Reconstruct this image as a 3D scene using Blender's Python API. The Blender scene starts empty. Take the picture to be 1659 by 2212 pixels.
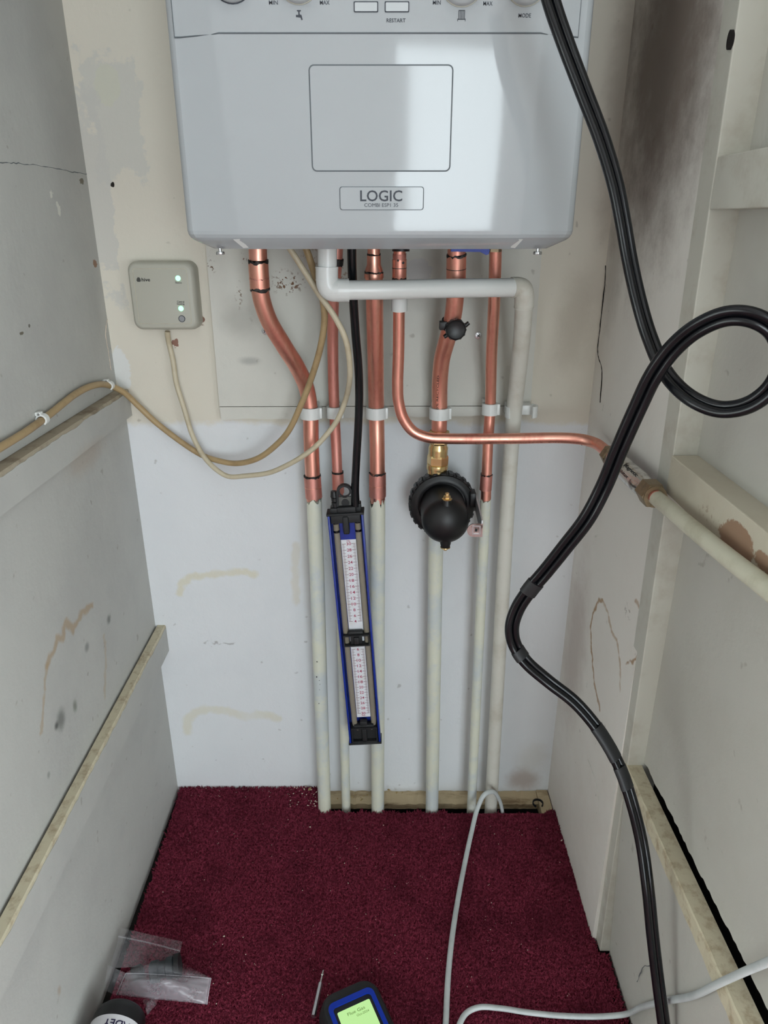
import bpy, bmesh, math, random
from mathutils import Vector, Matrix, noise as mnoise
R = math.radians
rng = random.Random(7)
sc = bpy.context.scene
COL = sc.collection

# ------------------------------------------------------------------ camera
CAM = Vector((0.0, -1.06, 0.995)); PITCH = R(22.1); FPX = 1541.0
CX, CY = 829.5, 1106.0
CP, SP = math.cos(PITCH), math.sin(PITCH)
cd = bpy.data.cameras.new('camera'); cam = bpy.data.objects.new('camera', cd); COL.objects.link(cam)
cam.location = CAM; cam.rotation_euler = (R(90) - PITCH, 0, 0)
cd.sensor_fit = 'HORIZONTAL'; cd.sensor_width = 36.0; cd.lens = 36.0 * FPX / 1659.0
cd.clip_start = 0.01; sc.camera = cam
# ------------------------------------------------------------------ world, light, exposure
w = bpy.data.worlds.new('world'); sc.world = w; w.use_nodes = True
w.node_tree.nodes['Background'].inputs[0].default_value = (0.80, 0.88, 1.0, 1)
w.node_tree.nodes['Background'].inputs[1].default_value = 0.2
def area(name, loc, rot, sx, sy, power, col):
    l = bpy.data.lights.new(name, 'AREA'); l.shape = 'RECTANGLE'; l.size = sx; l.size_y = sy
    l.energy = power; l.color = col
    o = bpy.data.objects.new(name, l); COL.objects.link(o); o.location = loc; o.rotation_euler = rot
    return o
# daylight through the glazed door at the far side of the room behind the photographer
area('daylight_door', (0.66, -3.78, 0.94), (R(90), 0, 0), 1.06, 1.70, 53.0, (0.83, 0.945, 1.0))
# added fill lamps at that room's side walls, standing in for its ambient light
area('fill_left', (-1.97, -1.85, 0.65), (R(90), 0, R(-90)), 1.7, 1.2, 25.0, (0.86, 0.98, 0.97))
area('fill_right', (1.77, -2.0, 0.70), (R(90), 0, R(90)), 1.8, 1.3, 30.0, (0.84, 0.96, 1.0))
sc.view_settings.view_transform = 'Standard'; sc.view_settings.look = 'None'
sc.view_settings.exposure = -0.1; sc.view_settings.gamma = 1.0; sc.view_settings.use_curve_mapping = False
sc.cycles.use_denoising = True
sc.cycles.max_bounces = 7; sc.cycles.diffuse_bounces = 4; sc.cycles.glossy_bounces = 3; sc.cycles.transparent_max_bounces = 12
sc.cycles.use_adaptive_sampling = True; sc.cycles.adaptive_threshold = 0.07; sc.cycles.adaptive_min_samples = 12
sc.cycles.caustics_reflective = False; sc.cycles.caustics_refractive = False

# ------------------------------------------------------------------ photo ray -> point on a real plane of the place
def ray(px, py):
    u = (px - CX) / FPX; v = (py - CY) / FPX
    return Vector((u, CP - v * SP, -SP - v * CP))
def at(px, py, Y):
    d = ray(px, py); return CAM + d * ((Y - CAM.y) / d.y)
def atx(px, py, X):
    d = ray(px, py); return CAM + d * ((X - CAM.x) / d.x)
def atz(px, py, Z):
    d = ray(px, py); return CAM + d * ((Z - CAM.z) / d.z)

# ------------------------------------------------------------------ materials
def lin(c):
    return tuple(((x/255)/12.92 if x/255 <= 0.04045 else ((x/255+0.055)/1.055)**2.4) for x in c) + (1.0,)
class NT:
    def __init__(s, name):
        s.m = bpy.data.materials.new(name); s.m.use_nodes = True
        s.t = s.m.node_tree; s.b = s.t.nodes['Principled BSDF']; s.n = s.t.nodes
    def new(s, typ, **k):
        n = s.n.new(typ)
        for a, v in k.items(): setattr(n, a, v)
        return n
    def link(s, a, b): s.t.links.new(a, b)
    def math(s, op, a, b=None, clamp=False):
        n = s.new('ShaderNodeMath', operation=op, use_clamp=clamp)
        for i, v in enumerate((a, b)):
            if v is None: continue
            if isinstance(v, (int, float)): n.inputs[i].default_value = v
            else: s.link(v, n.inputs[i])
        return n.outputs[0]
    def co(s):
        return s.new('ShaderNodeTexCoord').outputs['Object']
    def noise(s, co, scale, detail=4, rough=0.6, stretch=None):
        if stretch:
            mp = s.new('ShaderNodeMapping'); mp.inputs['Scale'].default_value = stretch
            s.link(co, mp.inputs[0]); co = mp.outputs[0]
        n = s.new('ShaderNodeTexNoise'); n.inputs['Scale'].default_value = scale
        n.inputs['Detail'].default_value = detail; n.inputs['Roughness'].default_value = rough
        s.link(co, n.inputs['Vector']); return n.outputs[0]
    def ramp(s, v, a, b, c=0.0, d=1.0):
        n = s.new('ShaderNodeMapRange'); n.interpolation_type = 'SMOOTHSTEP'
        s.link(v, n.inputs[0])
        for i, x in enumerate((a, b, c, d)): n.inputs[i+1].default_value = x
        return n.outputs[0]
    def mix(s, f, a, b):
        n = s.new('ShaderNodeMix', data_type='RGBA')
        if isinstance(f, (int, float)): n.inputs[0].default_value = f
        else: s.link(f, n.inputs[0])
        for i, v in ((6, a), (7, b)):
            if isinstance(v, tuple): n.inputs[i].default_value = v
            else: s.link(v, n.inputs[i])
        return n.outputs[2]
    def bump(s, h, strength, dist=0.001):
        n = s.new('ShaderNodeBump'); n.inputs['Strength'].default_value = strength
        n.inputs['Distance'].default_value = dist
        s.link(h, n.inputs['Height']); s.link(n.outputs[0], s.b.inputs['Normal'])

def mat(name, rgb, rough=0.5, metal=0.0, var=None, vscale=30, vamt=0.5, bump=0, bscale=200, spec=0.5, coat=0, stretch=None, thr=(0.45, 0.7)):
    k = NT(name); k.b.inputs['Roughness'].default_value = rough; k.b.inputs['Metallic'].default_value = metal
    k.b.inputs['Specular IOR Level'].default_value = spec
    if coat: k.b.inputs['Coat Weight'].default_value = coat; k.b.inputs['Coat Roughness'].default_value = 0.05
    co = k.co()
    n = k.noise(co, vscale, 5, 0.65, stretch)
    v2 = lin(var) if var else tuple(c*0.88 for c in lin(rgb)[:3]) + (1,)
    c = k.mix(k.math('MULTIPLY', k.ramp(n, *thr), vamt), lin(rgb), v2)
    k.link(c, k.b.inputs['Base Color'])
    if bump: k.bump(k.noise(co, bscale, 3), bump)
    return k.m

def wallmat(name, base, base2, stains_shade, project, rough=0.75, bands=None):
    """painted plaster; stains = (px, py, rx, ry, colour, strength, kind)"""
    k = NT(name); k.b.inputs['Roughness'].default_value = rough; k.b.inputs['Specular IOR Level'].default_value = 0.3
    co = k.co()
    big = k.noise(co, 4.5, 5, 0.65); med = k.noise(co, 22, 5, 0.7); fine = k.noise(co, 120, 3, 0.6)
    col = k.mix(k.math('MULTIPLY', k.ramp(big, 0.42, 0.72), 0.6), lin(base), lin(base2))
    sep = k.new('ShaderNodeSeparateXYZ'); k.link(co, sep.inputs[0])
    if bands:
        for (z, w_, c_, s_) in bands:      # everything above height z has another paint
            zz = k.math('ADD', sep.outputs[2], k.math('MULTIPLY', k.math('SUBTRACT', med, 0.5), 0.03))
            col = k.mix(k.math('MULTIPLY', k.ramp(zz, z, z + w_), s_), col, lin(c_))
    # little scuffs
    col = k.mix(k.math('MULTIPLY', k.ramp(k.noise(co, 55, 2, 0.5), 0.70, 0.78), 0.35), col, lin((120, 108, 95)))
    wn = None
    for st in stains_shade:
        if len(st) == 4:                    # a thin tide mark drawn along a polyline: (points, width in px, colour, strength)
            pts_, wpx, c_, s_ = st
            if wn is None:
                nz = k.new('ShaderNodeTexNoise'); nz.inputs['Scale'].default_value = 70; nz.inputs['Detail'].default_value = 3; k.link(co, nz.inputs['Vector'])
                a1 = k.new('ShaderNodeVectorMath', operation='SUBTRACT'); k.link(nz.outputs['Color'], a1.inputs[0]); a1.inputs[1].default_value = (0.5, 0.5, 0.5)
                a2 = k.new('ShaderNodeVectorMath', operation='MULTIPLY'); k.link(a1.outputs[0], a2.inputs[0]); a2.inputs[1].default_value = (0.014, 0.014, 0.014)
                a3 = k.new('ShaderNodeVectorMath', operation='ADD'); k.link(co, a3.inputs[0]); k.link(a2.outputs[0], a3.inputs[1]); wn = a3.outputs[0]
            W3 = [project(*p) for p in pts_]; wid = (project(pts_[0][0], pts_[0][1] + wpx) - W3[0]).length; dmin = None
            for a_, b_ in zip(W3, W3[1:]):
                ba = b_ - a_
                pa = k.new('ShaderNodeVectorMath', operation='SUBTRACT'); k.link(wn, pa.inputs[0]); pa.inputs[1].default_value = a_
                dt = k.new('ShaderNodeVectorMath', operation='DOT_PRODUCT'); k.link(pa.outputs[0], dt.inputs[0]); dt.inputs[1].default_value = ba / ba.length_squared
                h_ = k.math('ADD', dt.outputs['Value'], 0.0, True)
                sc_ = k.new('ShaderNodeVectorMath', operation='SCALE'); sc_.inputs[0].default_value = ba; k.link(h_, sc_.inputs['Scale'])
                df = k.new('ShaderNodeVectorMath', operation='DISTANCE'); k.link(pa.outputs[0], df.inputs[0]); k.link(sc_.outputs[0], df.inputs[1])
                dmin = df.outputs['Value'] if dmin is None else k.math('MINIMUM', dmin, df.outputs['Value'])
            f = k.math('MULTIPLY', k.ramp(dmin, wid, wid*0.25), k.ramp(big, 0.3, 0.5, 0.45, 1.0))
            col = k.mix(k.math('MULTIPLY', f, s_, True), col, lin(c_))
            continue
        (px, py, rx, ry, c_, s_, kind) = st
        c0 = project(px, py); a = project(px + rx, py) - c0; b = project(px, py + ry) - c0
        r = Vector((max(abs(a.x), abs(b.x)), max(abs(a.y), abs(b.y)), max(abs(a.z), abs(b.z))))
        r = Vector([1e3 if x < 1e-5 else x for x in r])
        mp = k.new('ShaderNodeVectorMath', operation='SUBTRACT'); k.link(co, mp.inputs[0]); mp.inputs[1].default_value = c0
        m2 = k.new('ShaderNodeVectorMath', operation='DIVIDE'); k.link(mp.outputs[0], m2.inputs[0]); m2.inputs[1].default_value = r
        if kind == 'rect':
            ab = k.new('ShaderNodeVectorMath', operation='ABSOLUTE'); k.link(m2.outputs[0], ab.inputs[0])
            s3 = k.new('ShaderNodeSeparateXYZ'); k.link(ab.outputs[0], s3.inputs[0])
            d = k.math('MAXIMUM', k.math('MAXIMUM', s3.outputs[0], s3.outputs[1]), s3.outputs[2])
        else:
            ln = k.new('ShaderNodeVectorMath', operation='LENGTH'); k.link(m2.outputs[0], ln.inputs[0]); d = ln.outputs['Value']
        if kind == 'fill' and max(rx, ry) <= 18: d = k.math('ADD', d, k.math('MULTIPLY', k.math('SUBTRACT', fine, 0.5), 2.6))
        d = k.math('ADD', d, k.math('MULTIPLY', k.math('SUBTRACT', med, 0.5), 2.2 if kind in ('ring','fill','rect') and max(rx, ry) > 12 else 0.75))
        if kind == 'ring':
            f = k.math('SUBTRACT', 1.0, k.math('MULTIPLY', k.math('ABSOLUTE', k.math('SUBTRACT', d, 0.9)), 9.0), True)
            f = k.math('ADD', f, k.ramp(d, 0.9, 0.8, 0, 0.15))
            f = k.math('MULTIPLY', f, k.ramp(big, 0.35, 0.55, 0.25, 1.0))
        elif kind == 'speck':
            f = k.math('MULTIPLY', k.ramp(d, 1.0, 0.3), k.ramp(k.noise(co, 170, 2, 0.6), 0.56, 0.62))
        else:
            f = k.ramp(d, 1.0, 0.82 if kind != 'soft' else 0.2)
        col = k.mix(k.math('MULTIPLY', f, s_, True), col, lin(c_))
    k.link(col, k.b.inputs['Base Color'])
    k.bump(k.math('ADD', k.math('MULTIPLY', big, 2.0), k.math('ADD', med, k.math('MULTIPLY', fine, 0.25))), 0.35, 0.002)
    return k.m

M = {}
M['case'] = mat('boiler_white', (178, 182, 185), 0.07, vamt=0.05, spec=0.5)
M['caselow'] = mat('boiler_knob_white', (196, 200, 202), 0.3, vamt=0.05)
M['groove'] = mat('gap_grey', (96, 102, 106), 0.6)
M['ink'] = mat('grey_ink', (62, 66, 74), 0.6)
M['darkink'] = mat('black_ink', (25, 25, 28), 0.6)
M['hive'] = mat('receiver_plastic', (186, 183, 170), 0.5, vamt=0.1, bump=0.08, bscale=900)
def copper(name, rgb, var, rough):
    k = NT(name); b = k.b; b.inputs['Metallic'].default_value = 1.0
    co = k.co(); n = k.noise(co, 30, 5, 0.7, (1, 1, 0.25)); f = k.noise(co, 160, 4, 0.7, (1, 1, 0.12))
    c = k.mix(k.ramp(n, 0.42, 0.72), lin(rgb), lin(var)); c = k.mix(k.math('MULTIPLY', k.ramp(f, 0.5, 0.8), 0.25), c, lin((150, 95, 80)))
    k.link(c, b.inputs['Base Color'])
    k.link(k.ramp(n, 0.3, 0.7, rough - 0.06, rough + 0.12), b.inputs['Roughness']); k.bump(f, 0.08, 0.0005)
    return k.m
M['copper'] = copper('copper', (244, 180, 160), (228, 152, 136), 0.38)
M['copperold'] = copper('dull_copper', (228, 164, 152), (206, 142, 130), 0.52)
M['solder'] = mat('burnt_solder', (48, 44, 42), 0.55, 0.4, (110, 108, 104), 80, 0.7)
M['paint'] = mat('cream_pipe_paint', (226, 226, 208), 0.38, 0, (205, 212, 214), 14, 0.9, 0.06, 300, thr=(0.4, 0.65))
M['paintold'] = mat('aged_cream_paint', (206, 202, 182), 0.45, 0, (182, 177, 154), 18, 0.8, 0.08, 250)
M['brass'] = mat('brass', (226, 200, 146), 0.27, 1.0, (204, 172, 116), 60, 0.6)
M['brassold'] = mat('tarnished_brass', (142, 124, 98), 0.45, 0.7, (96, 82, 64), 90, 0.7, 0.1, 300)
M['white'] = mat('white_plastic', (232, 233, 230), 0.3, vamt=0.1)
M['waste'] = mat('aged_white_plastic', (222, 219, 209), 0.35, 0, (196, 188, 172), 16, 0.6)
M['blk'] = mat('black_plastic', (20, 20, 22), 0.42, vamt=0.2, bump=0.05, bscale=700)
M['blkgloss'] = mat('black_hose', (13, 14, 18), 0.24, vamt=0.3, spec=0.4)
M['rubber'] = mat('black_rubber', (26, 27, 29), 0.6, 0, (46, 46, 46), 40, 0.5)
M['tape'] = mat('black_tape', (28, 29, 31), 0.5)
M['blue'] = mat('blue_metal', (26, 52, 150), 0.35, 0, (18, 36, 112), 60, 0.5)
M['bluesteel'] = mat('blue_bezel', (14, 52, 170), 0.4, spec=0.4)
M['scale'] = mat('scale_card', (232, 234, 240), 0.5, 0, (214, 206, 196), 70, 0.35)
M['redink'] = mat('crimson_ink', (172, 40, 84), 0.6)
M['steel'] = mat('zinc_steel', (205, 206, 208), 0.28, 1.0, (160, 160, 165), 60, 0.4)
M['steeldull'] = mat('stained_steel', (214, 212, 208), 0.2, 1.0, (104, 96, 88), 60, 0.8, 0.05, 200, thr=(0.5, 0.62))
M['tan'] = mat('tan_cable_sheath', (178, 152, 112), 0.45, 0, (150, 124, 88), 26, 0.7)
M['cream'] = mat('cream_cable_sheath', (206, 194, 168), 0.45, 0, (182, 166, 136), 24, 0.7)
M['greycable'] = mat('pale_grey_cable_sheath', (206, 211, 211), 0.4, 0, (178, 184, 184), 20, 0.6)
M['mdf'] = mat('cream_brown_batten', (206, 196, 170), 0.8, 0, (164, 144, 116), 75, 0.75, 0.25, 160)
M['rough'] = mat('scuffed_timber', (176, 164, 144), 0.8, 0, (128, 112, 94), 30, 0.85, 0.3, 90)
M['frame'] = mat('off_white_gloss_trim', (202, 199, 188), 0.5, 0, (178, 170, 156), 20, 0.6, 0.12, 120)
M['wood'] = mat('rough_softwood', (200, 180, 146), 0.85, 0, (130, 106, 78), 40, 0.9, 0.4, 120, stretch=(0.25, 1, 1.5))
M['void'] = mat('dark_void', (22, 17, 14), 0.95)
M['crumb'] = mat('plaster_crumb', (222, 206, 190), 0.9)
M['gravel'] = mat('brown_crumb', (176, 150, 104), 0.9)
M['teal'] = mat('teal_offcut', (40, 128, 120), 0.6)
k = NT('lit_lamp_green'); k.b.inputs['Base Color'].default_value = lin((140, 255, 180))
k.b.inputs['Emission Color'].default_value = (0.28, 1.0, 0.5, 1); k.b.inputs['Emission Strength'].default_value = 2.4; M['led'] = k.m
k = NT('lit_screen'); k.b.inputs['Base Color'].default_value = lin((60, 70, 50))
k.b.inputs['Emission Color'].default_value = (0.52, 0.86, 0.34, 1); k.b.inputs['Emission Strength'].default_value = 1.0; M['screen'] = k.m
M['screenink'] = mat('screen_text', (120, 160, 70), 0.6)
for key, lo_, hi_, rg in (('film', 0.05, 0.20, 0.10), ('filmwhite', 0.20, 0.46, 0.16)):
    k = NT('clear_' + key); k.b.inputs['Base Color'].default_value = (0.82, 0.80, 0.86, 1); k.b.inputs['Roughness'].default_value = rg
    co = k.co(); n = k.noise(co, 14, 1)
    k.link(k.ramp(n, 0.35, 0.7, lo_, hi_), k.b.inputs['Alpha']); k.bump(k.noise(co, 22, 1), 0.35, 0.004)
    k.b.inputs['Specular IOR Level'].default_value = 0.9; M[key] = k.m
k = NT('clear_tube'); k.b.inputs['Base Color'].default_value = lin((178, 168, 148)); k.b.inputs['Roughness'].default_value = 0.15
k.b.inputs['Alpha'].default_value = 0.55; M['cleartube'] = k.m
# carpet pile
k = NT('burgundy_carpet'); k.b.inputs['Roughness'].default_value = 0.95; k.b.inputs['Specular IOR Level'].default_value = 0.15
co = k.co(); n1 = k.noise(co, 260, 2); n2 = k.noise(co, 9, 4)
c = k.mix(k.ramp(n1, 0.35, 0.65), lin((100, 31, 48)), lin((168, 68, 92)))
c = k.mix(k.math('MULTIPLY', k.ramp(n2, 0.45, 0.7), 0.5), c, lin((80, 26, 40)))
k.link(c, k.b.inputs['Base Color']); k.bump(n1, 0.8, 0.003)
try:
    k.b.inputs['Sheen Weight'].default_value = 0.15; k.b.inputs['Sheen Tint'].default_value = lin((200, 90, 120))
except Exception: pass
M['carpet'] = k.m
M['room'] = mat('room_paint', (234, 233, 230), 0.8)
M['roomfloor'] = mat('room_carpet', (150, 112, 110), 0.95, 0, (124, 90, 90), 60)

# ------------------------------------------------------------------ object helpers
def link(o): COL.objects.link(o); return o
def obj(name, bm, m, parent=None, smooth=True, ang=38):
    me = bpy.data.meshes.new(name)
    bmesh.ops.recalc_face_normals(bm, faces=bm.faces)
    bm.to_mesh(me); bm.free(); me.materials.append(m)
    if smooth:
        for p in me.polygons: p.use_smooth = True
        me.set_sharp_from_angle(angle=R(ang))
    o = link(bpy.data.objects.new(name, me))
    if parent is not None:
        o.parent = parent
        if not is_local(parent): o.matrix_parent_inverse = (parent_world(parent)).inverted()
    return o
def is_local(o):
    while o is not None:
        if o.get('_local'): return True
        o = o.parent
    return False
def parent_world(o):
    m = o.matrix_basis.copy()
    if o.parent: m = parent_world(o.parent) @ o.matrix_parent_inverse @ m
    return m
def tag(o, label, cat, group=None, kind=None):
    o['label'] = label; o['category'] = cat
    if group: o['group'] = group
    if kind: o['kind'] = kind
    return o
def thing(name, loc, label, cat, group=None, rot=(0, 0, 0)):
    o = link(bpy.data.objects.new(name, None)); o.location = loc; o.rotation_euler = rot
    o.empty_display_size = 0.02
    return tag(o, label, cat, group)
def struct(name, bm, m, parent=None, smooth=False):
    o = obj(name, bm, m, parent, smooth)
    if parent is None: o['kind'] = 'structure'
    return o
def B(): return bmesh.new()
def box(bm, x0, x1, y0, y1, z0, z1, bev=0, seg=2, mtx=None):
    v = [bm.verts.new((x, y, z)) for z in (z0, z1) for y in (y0, y1) for x in (x0, x1)]
    fs = [bm.faces.new([v[i] for i in f]) for f in ((0,2,3,1),(4,5,7,6),(0,1,5,4),(2,6,7,3),(0,4,6,2),(1,3,7,5))]
    if bev:
        es = list({e for f in fs for e in f.edges})
        r = bmesh.ops.bevel(bm, geom=es, offset=bev, segments=seg, affect='EDGES', profile=0.5)
        v = list({x for f in r['faces'] for x in f.verts} | {x for x in v if x.is_valid})
    if mtx is not None:
        for x in v: x.co = mtx @ x.co
    return v
def smooth_path(pts, n=10):
    P = [Vector(p) for p in pts]
    if len(P) < 3: return P
    Q = [P[0]*2 - P[1]] + P + [P[-1]*2 - P[-2]]; out = []
    for i in range(1, len(Q)-2):
        p0, p1, p2, p3 = Q[i-1:i+3]
        # centripetal catmull-rom
        t0 = 0; t1 = t0 + max((p1-p0).length, 1e-6)**0.5; t2 = t1 + max((p2-p1).length, 1e-6)**0.5; t3 = t2 + max((p3-p2).length, 1e-6)**0.5
        for j in range(n):
            t = t1 + (t2-t1)*j/n
            A1 = p0*((t1-t)/(t1-t0)) + p1*((t-t0)/(t1-t0)); A2 = p1*((t2-t)/(t2-t1)) + p2*((t-t1)/(t2-t1)); A3 = p2*((t3-t)/(t3-t2)) + p3*((t-t2)/(t3-t2))
            B1 = A1*((t2-t)/(t2-t0)) + A2*((t-t0)/(t2-t0)); B2 = A2*((t3-t)/(t3-t1)) + A3*((t-t1)/(t3-t1))
            out.append(B1*((t2-t)/(t2-t1)) + B2*((t-t1)/(t2-t1)))
    out.append(P[-1]); return out
def frames(pts, ref=None):
    T = []
    for i in range(len(pts)):
        a = pts[max(0, i-1)]; b = pts[min(len(pts)-1, i+1)]; T.append((b-a).normalized())
    n = ref or (Vector((0, -1, 0)) if abs(T[0].y) < 0.9 else Vector((0, 0, 1)))
    out = []
    for t in T:
        n = (n - t*n.dot(t)).normalized(); out.append((t, n, t.cross(n)))
    return out
def tube(bm, pts, r, seg=20, caps=True, jitter0=0, jitter1=0, ell=1.0, fr=None):
    fr = fr or frames(pts); rings = []
    for i, (p, (t, n, b)) in enumerate(zip(pts, fr)):
        rr = r[i] if isinstance(r, (list, tuple)) else r; ring = []
        for k in range(seg):
            a = 2*math.pi*k/seg; q = p + n*(math.cos(a)*rr) + b*(math.sin(a)*rr*ell)
            if i == 0 and jitter0: q = q + t*rng.uniform(-jitter0, jitter0)
            if i == len(pts)-1 and jitter1: q = q + t*rng.uniform(-jitter1, jitter1)
            ring.append(bm.verts.new(q))
        rings.append(ring)
    for a, b in zip(rings, rings[1:]):
        for k in range(seg): bm.faces.new((a[k], a[(k+1)%seg], b[(k+1)%seg], b[k]))
    if caps: bm.faces.new(rings[0][::-1]); bm.faces.new(rings[-1])
    return rings
def lathe(bm, prof, o, axis, seg=32, ref=None, facets=None):
    """prof = [(radius, height along axis)]"""
    t = Vector(axis).normalized(); n = ref or Vector((1, 0, 0))
    n = (n - t*n.dot(t))
    if n.length < 1e-3: n = Vector((0, 0, 1)) - t*t.z
    n.normalize(); b = t.cross(n); rings = []; o = Vector(o)
    for (r, h) in prof:
        if r < 1e-6: rings.append([bm.verts.new(o + t*h)])
        else: rings.append([bm.verts.new(o + t*h + n*(math.cos(2*math.pi*k/seg)*r) + b*(math.sin(2*math.pi*k/seg)*r)) for k in range(seg)])
    for a, c in zip(rings, rings[1:]):
        for k in range(seg):
            va = [a[k % len(a)], a[(k+1) % len(a)]] if len(a) > 1 else [a[0]]
            vc = [c[(k+1) % len(c)], c[k % len(c)]] if len(c) > 1 else [c[0]]
            f = va + vc
            if len(f) > 2: bm.faces.new(f)
    if len(rings[0]) > 1: bm.faces.new(rings[0][::-1])
    if len(rings[-1]) > 1: bm.faces.new(rings[-1])
def arc_ring(bm, c, axis, ri, ro, h, a0=0, a1=360, ref=(1, 0, 0), seg=28):
    t = Vector(axis).normalized(); n = Vector(ref); n = (n - t*n.dot(t)).normalized(); b = t.cross(n); c = Vector(c)
    full = abs(a1-a0) >= 359.9; N = seg if full else seg+1; S = []
    for k in range(N):
        a = R(a0 + (a1-a0)*k/seg); d = n*math.cos(a) + b*math.sin(a)
        S.append([bm.verts.new(c + d*rr + t*hh) for rr, hh in ((ri, -h/2), (ro, -h/2), (ro, h/2), (ri, h/2))])
    for k in range(N if full else N-1):
        p, q = S[k], S[(k+1) % N]
        for j in range(4): bm.faces.new((p[j], p[(j+1) % 4], q[(j+1) % 4], q[j]))
    if not full: bm.faces.new(S[0][::-1]); bm.faces.new(S[-1])
def rrect(w_, h_, r, n=6):
    out = []
    for cx, cy, a in ((w_/2-r, h_/2-r, 0), (-w_/2+r, h_/2-r, 90), (-w_/2+r, -h_/2+r, 180), (w_/2-r, -h_/2+r, 270)):
        for i in range(n+1):
            t = R(a + 90*i/n); out.append((cx + r*math.cos(t), cy + r*math.sin(t)))
    return out
def prism(bm, poly, fn, d0, d1, inset=0, scale1=1.0):
    """poly in 2D, fn(x, y, d) -> world; extruded from d0 to d1"""
    a = [bm.verts.new(fn(x, y, d0)) for x, y in poly]; b = [bm.verts.new(fn(x*scale1, y*scale1, d1)) for x, y in poly]
    N = len(poly)
    for i in range(N): bm.faces.new((a[i], a[(i+1) % N], b[(i+1) % N], b[i]))
    bm.faces.new(a[::-1]); bm.faces.new(b)
def loft(bm, secs):
    V = [[bm.verts.new(p) for p in s] for s in secs]; N = len(V[0])
    for a, b in zip(V, V[1:]):
        for i in range(N): bm.faces.new((a[i], a[(i+1) % N], b[(i+1) % N], b[i]))
    bm.faces.new(V[0][::-1]); bm.faces.new(V[-1])
def frame2d(bm, po, pi, fn, d0, d1):
    V = [[bm.verts.new(fn(x, y, d)) for x, y in p] for p, d in ((po, d0), (po, d1), (pi, d1), (pi, d0))]
    N = len(po)
    for j in range(4):
        a, b = V[j], V[(j+1) % 4]
        for i in range(N): bm.faces.new((a[i], a[(i+1) % N], b[(i+1) % N], b[i]))
_tc = {}
def text_geo(s, bold=0.0):
    key = (s, bold)
    if key not in _tc:
        c = bpy.data.curves.new('lettering', 'FONT'); c.body = s; c.offset = bold; c.resolution_u = 3; c.extrude = 0.5
        o = bpy.data.objects.new('lettering', c); COL.objects.link(o)
        dg = bpy.context.evaluated_depsgraph_get(); me = bpy.data.meshes.new_from_object(o.evaluated_get(dg))
        vs = [v.co.copy() for v in me.vertices]; fs = [tuple(p.vertices) for p in me.polygons]
        COL.objects.unlink(o); bpy.data.objects.remove(o); bpy.data.curves.remove(c); bpy.data.meshes.remove(me)
        x0 = min(v.x for v in vs); x1 = max(v.x for v in vs); y0 = min(v.y for v in vs); y1 = max(v.y for v in vs)
        _tc[key] = ([((v.x-(x0+x1)/2)/(x1-x0), (v.y-(y0+y1)/2)/(y1-y0), v.z) for v in vs], fs)
    return _tc[key]
def text(bm, s, fn, w_, h_, bold=0.0, th=0.0003):
    vs, fs = text_geo(s, bold)
    V = [bm.verts.new(fn(x*w_, y*h_, (z+0.5)*th)) for x, y, z in vs]
    for f in fs:
        try: bm.faces.new([V[i] for i in f])
        except ValueError: pass
def on_pipe(pts, r, s0, phi0):
    """map (along, round, height) onto a tube; phi0 measured from the side facing -Y"""
    L = [0.0]
    for a, b in zip(pts, pts[1:]): L.append(L[-1] + (b-a).length)
    fr = frames(pts)
    def fn(x, y, d):
        s = min(max(s0 + x, 0.0), L[-1] - 1e-6); i = 0
        while i < len(L)-2 and L[i+1] < s: i += 1
        f = (s - L[i])/max(L[i+1]-L[i], 1e-9); p = pts[i].lerp(pts[i+1], f); t, n, b = fr[i]
        a = phi0 + y/r
        return p + (n*math.cos(a) + b*math.sin(a))*(r + d)
    return fn
def path(lst, n=10): return smooth_path([at(*p) for p in lst], n)

# ================================================================== SETTING
XL, XR = -0.392, 0.312
TOP = 2.25; YOUT = -0.67
# ---- materials of the walls, with some painted-in shade and their own stains
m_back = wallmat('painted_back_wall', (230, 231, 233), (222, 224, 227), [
    (250, 260, 60, 140, (208, 206, 199), 0.7, 'rect'), (232, 185, 28, 52, (214, 212, 194), 0.7, 'fill'),
    (215, 430, 26, 200, (208, 205, 198), 0.8, 'rect'), (262, 800, 22, 48, (228, 228, 226), 0.9, 'fill'),
    (436, 690, 7, 16, (142, 108, 94), 1.0, 'fill'), (379, 741, 7, 9, (150, 112, 98), 1.0, 'fill'), (244, 399, 5, 6, (40, 34, 30), 1.0, 'fill'),
    (1240, 700, 60, 160, (170, 160, 142), 0.35, 'soft'), (1345, 240, 60, 380, (128, 116, 104), 0.45, 'soft'), ([(388, 1284), (393, 1262), (410, 1246), (440, 1243), (475, 1240), (520, 1235), (550, 1242)], 11, (222, 210, 170), 0.5),  # the tall soft patch right of the boiler is shade painted into the wall
    ([(405, 1580), (405, 1555), (420, 1540), (450, 1532), (490, 1535), (530, 1548), (570, 1543), (600, 1552)], 12, (222, 212, 176), 0.45),
    ([(443, 1391), (452, 1384), (458, 1391), (466, 1385), (473, 1390), (482, 1388), (492, 1391), (508, 1390)], 3, (150, 146, 142), 0.6),
    ([(640, 1180), (637, 1220), (640, 1300)], 12, (220, 210, 190), 0.5),
    (1130, 1685, 48, 34, (150, 116, 88), 0.55, 'soft'), (1150, 1640, 50, 50, (206, 200, 188), 0.4, 'soft'), (660, 1160, 20, 260, (214, 208, 200), 0.5, 'soft')],
    lambda a, b: at(a, b, 0.0), bands=[(0.705, 0.012, (224, 217, 203), 1.0)])
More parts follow.
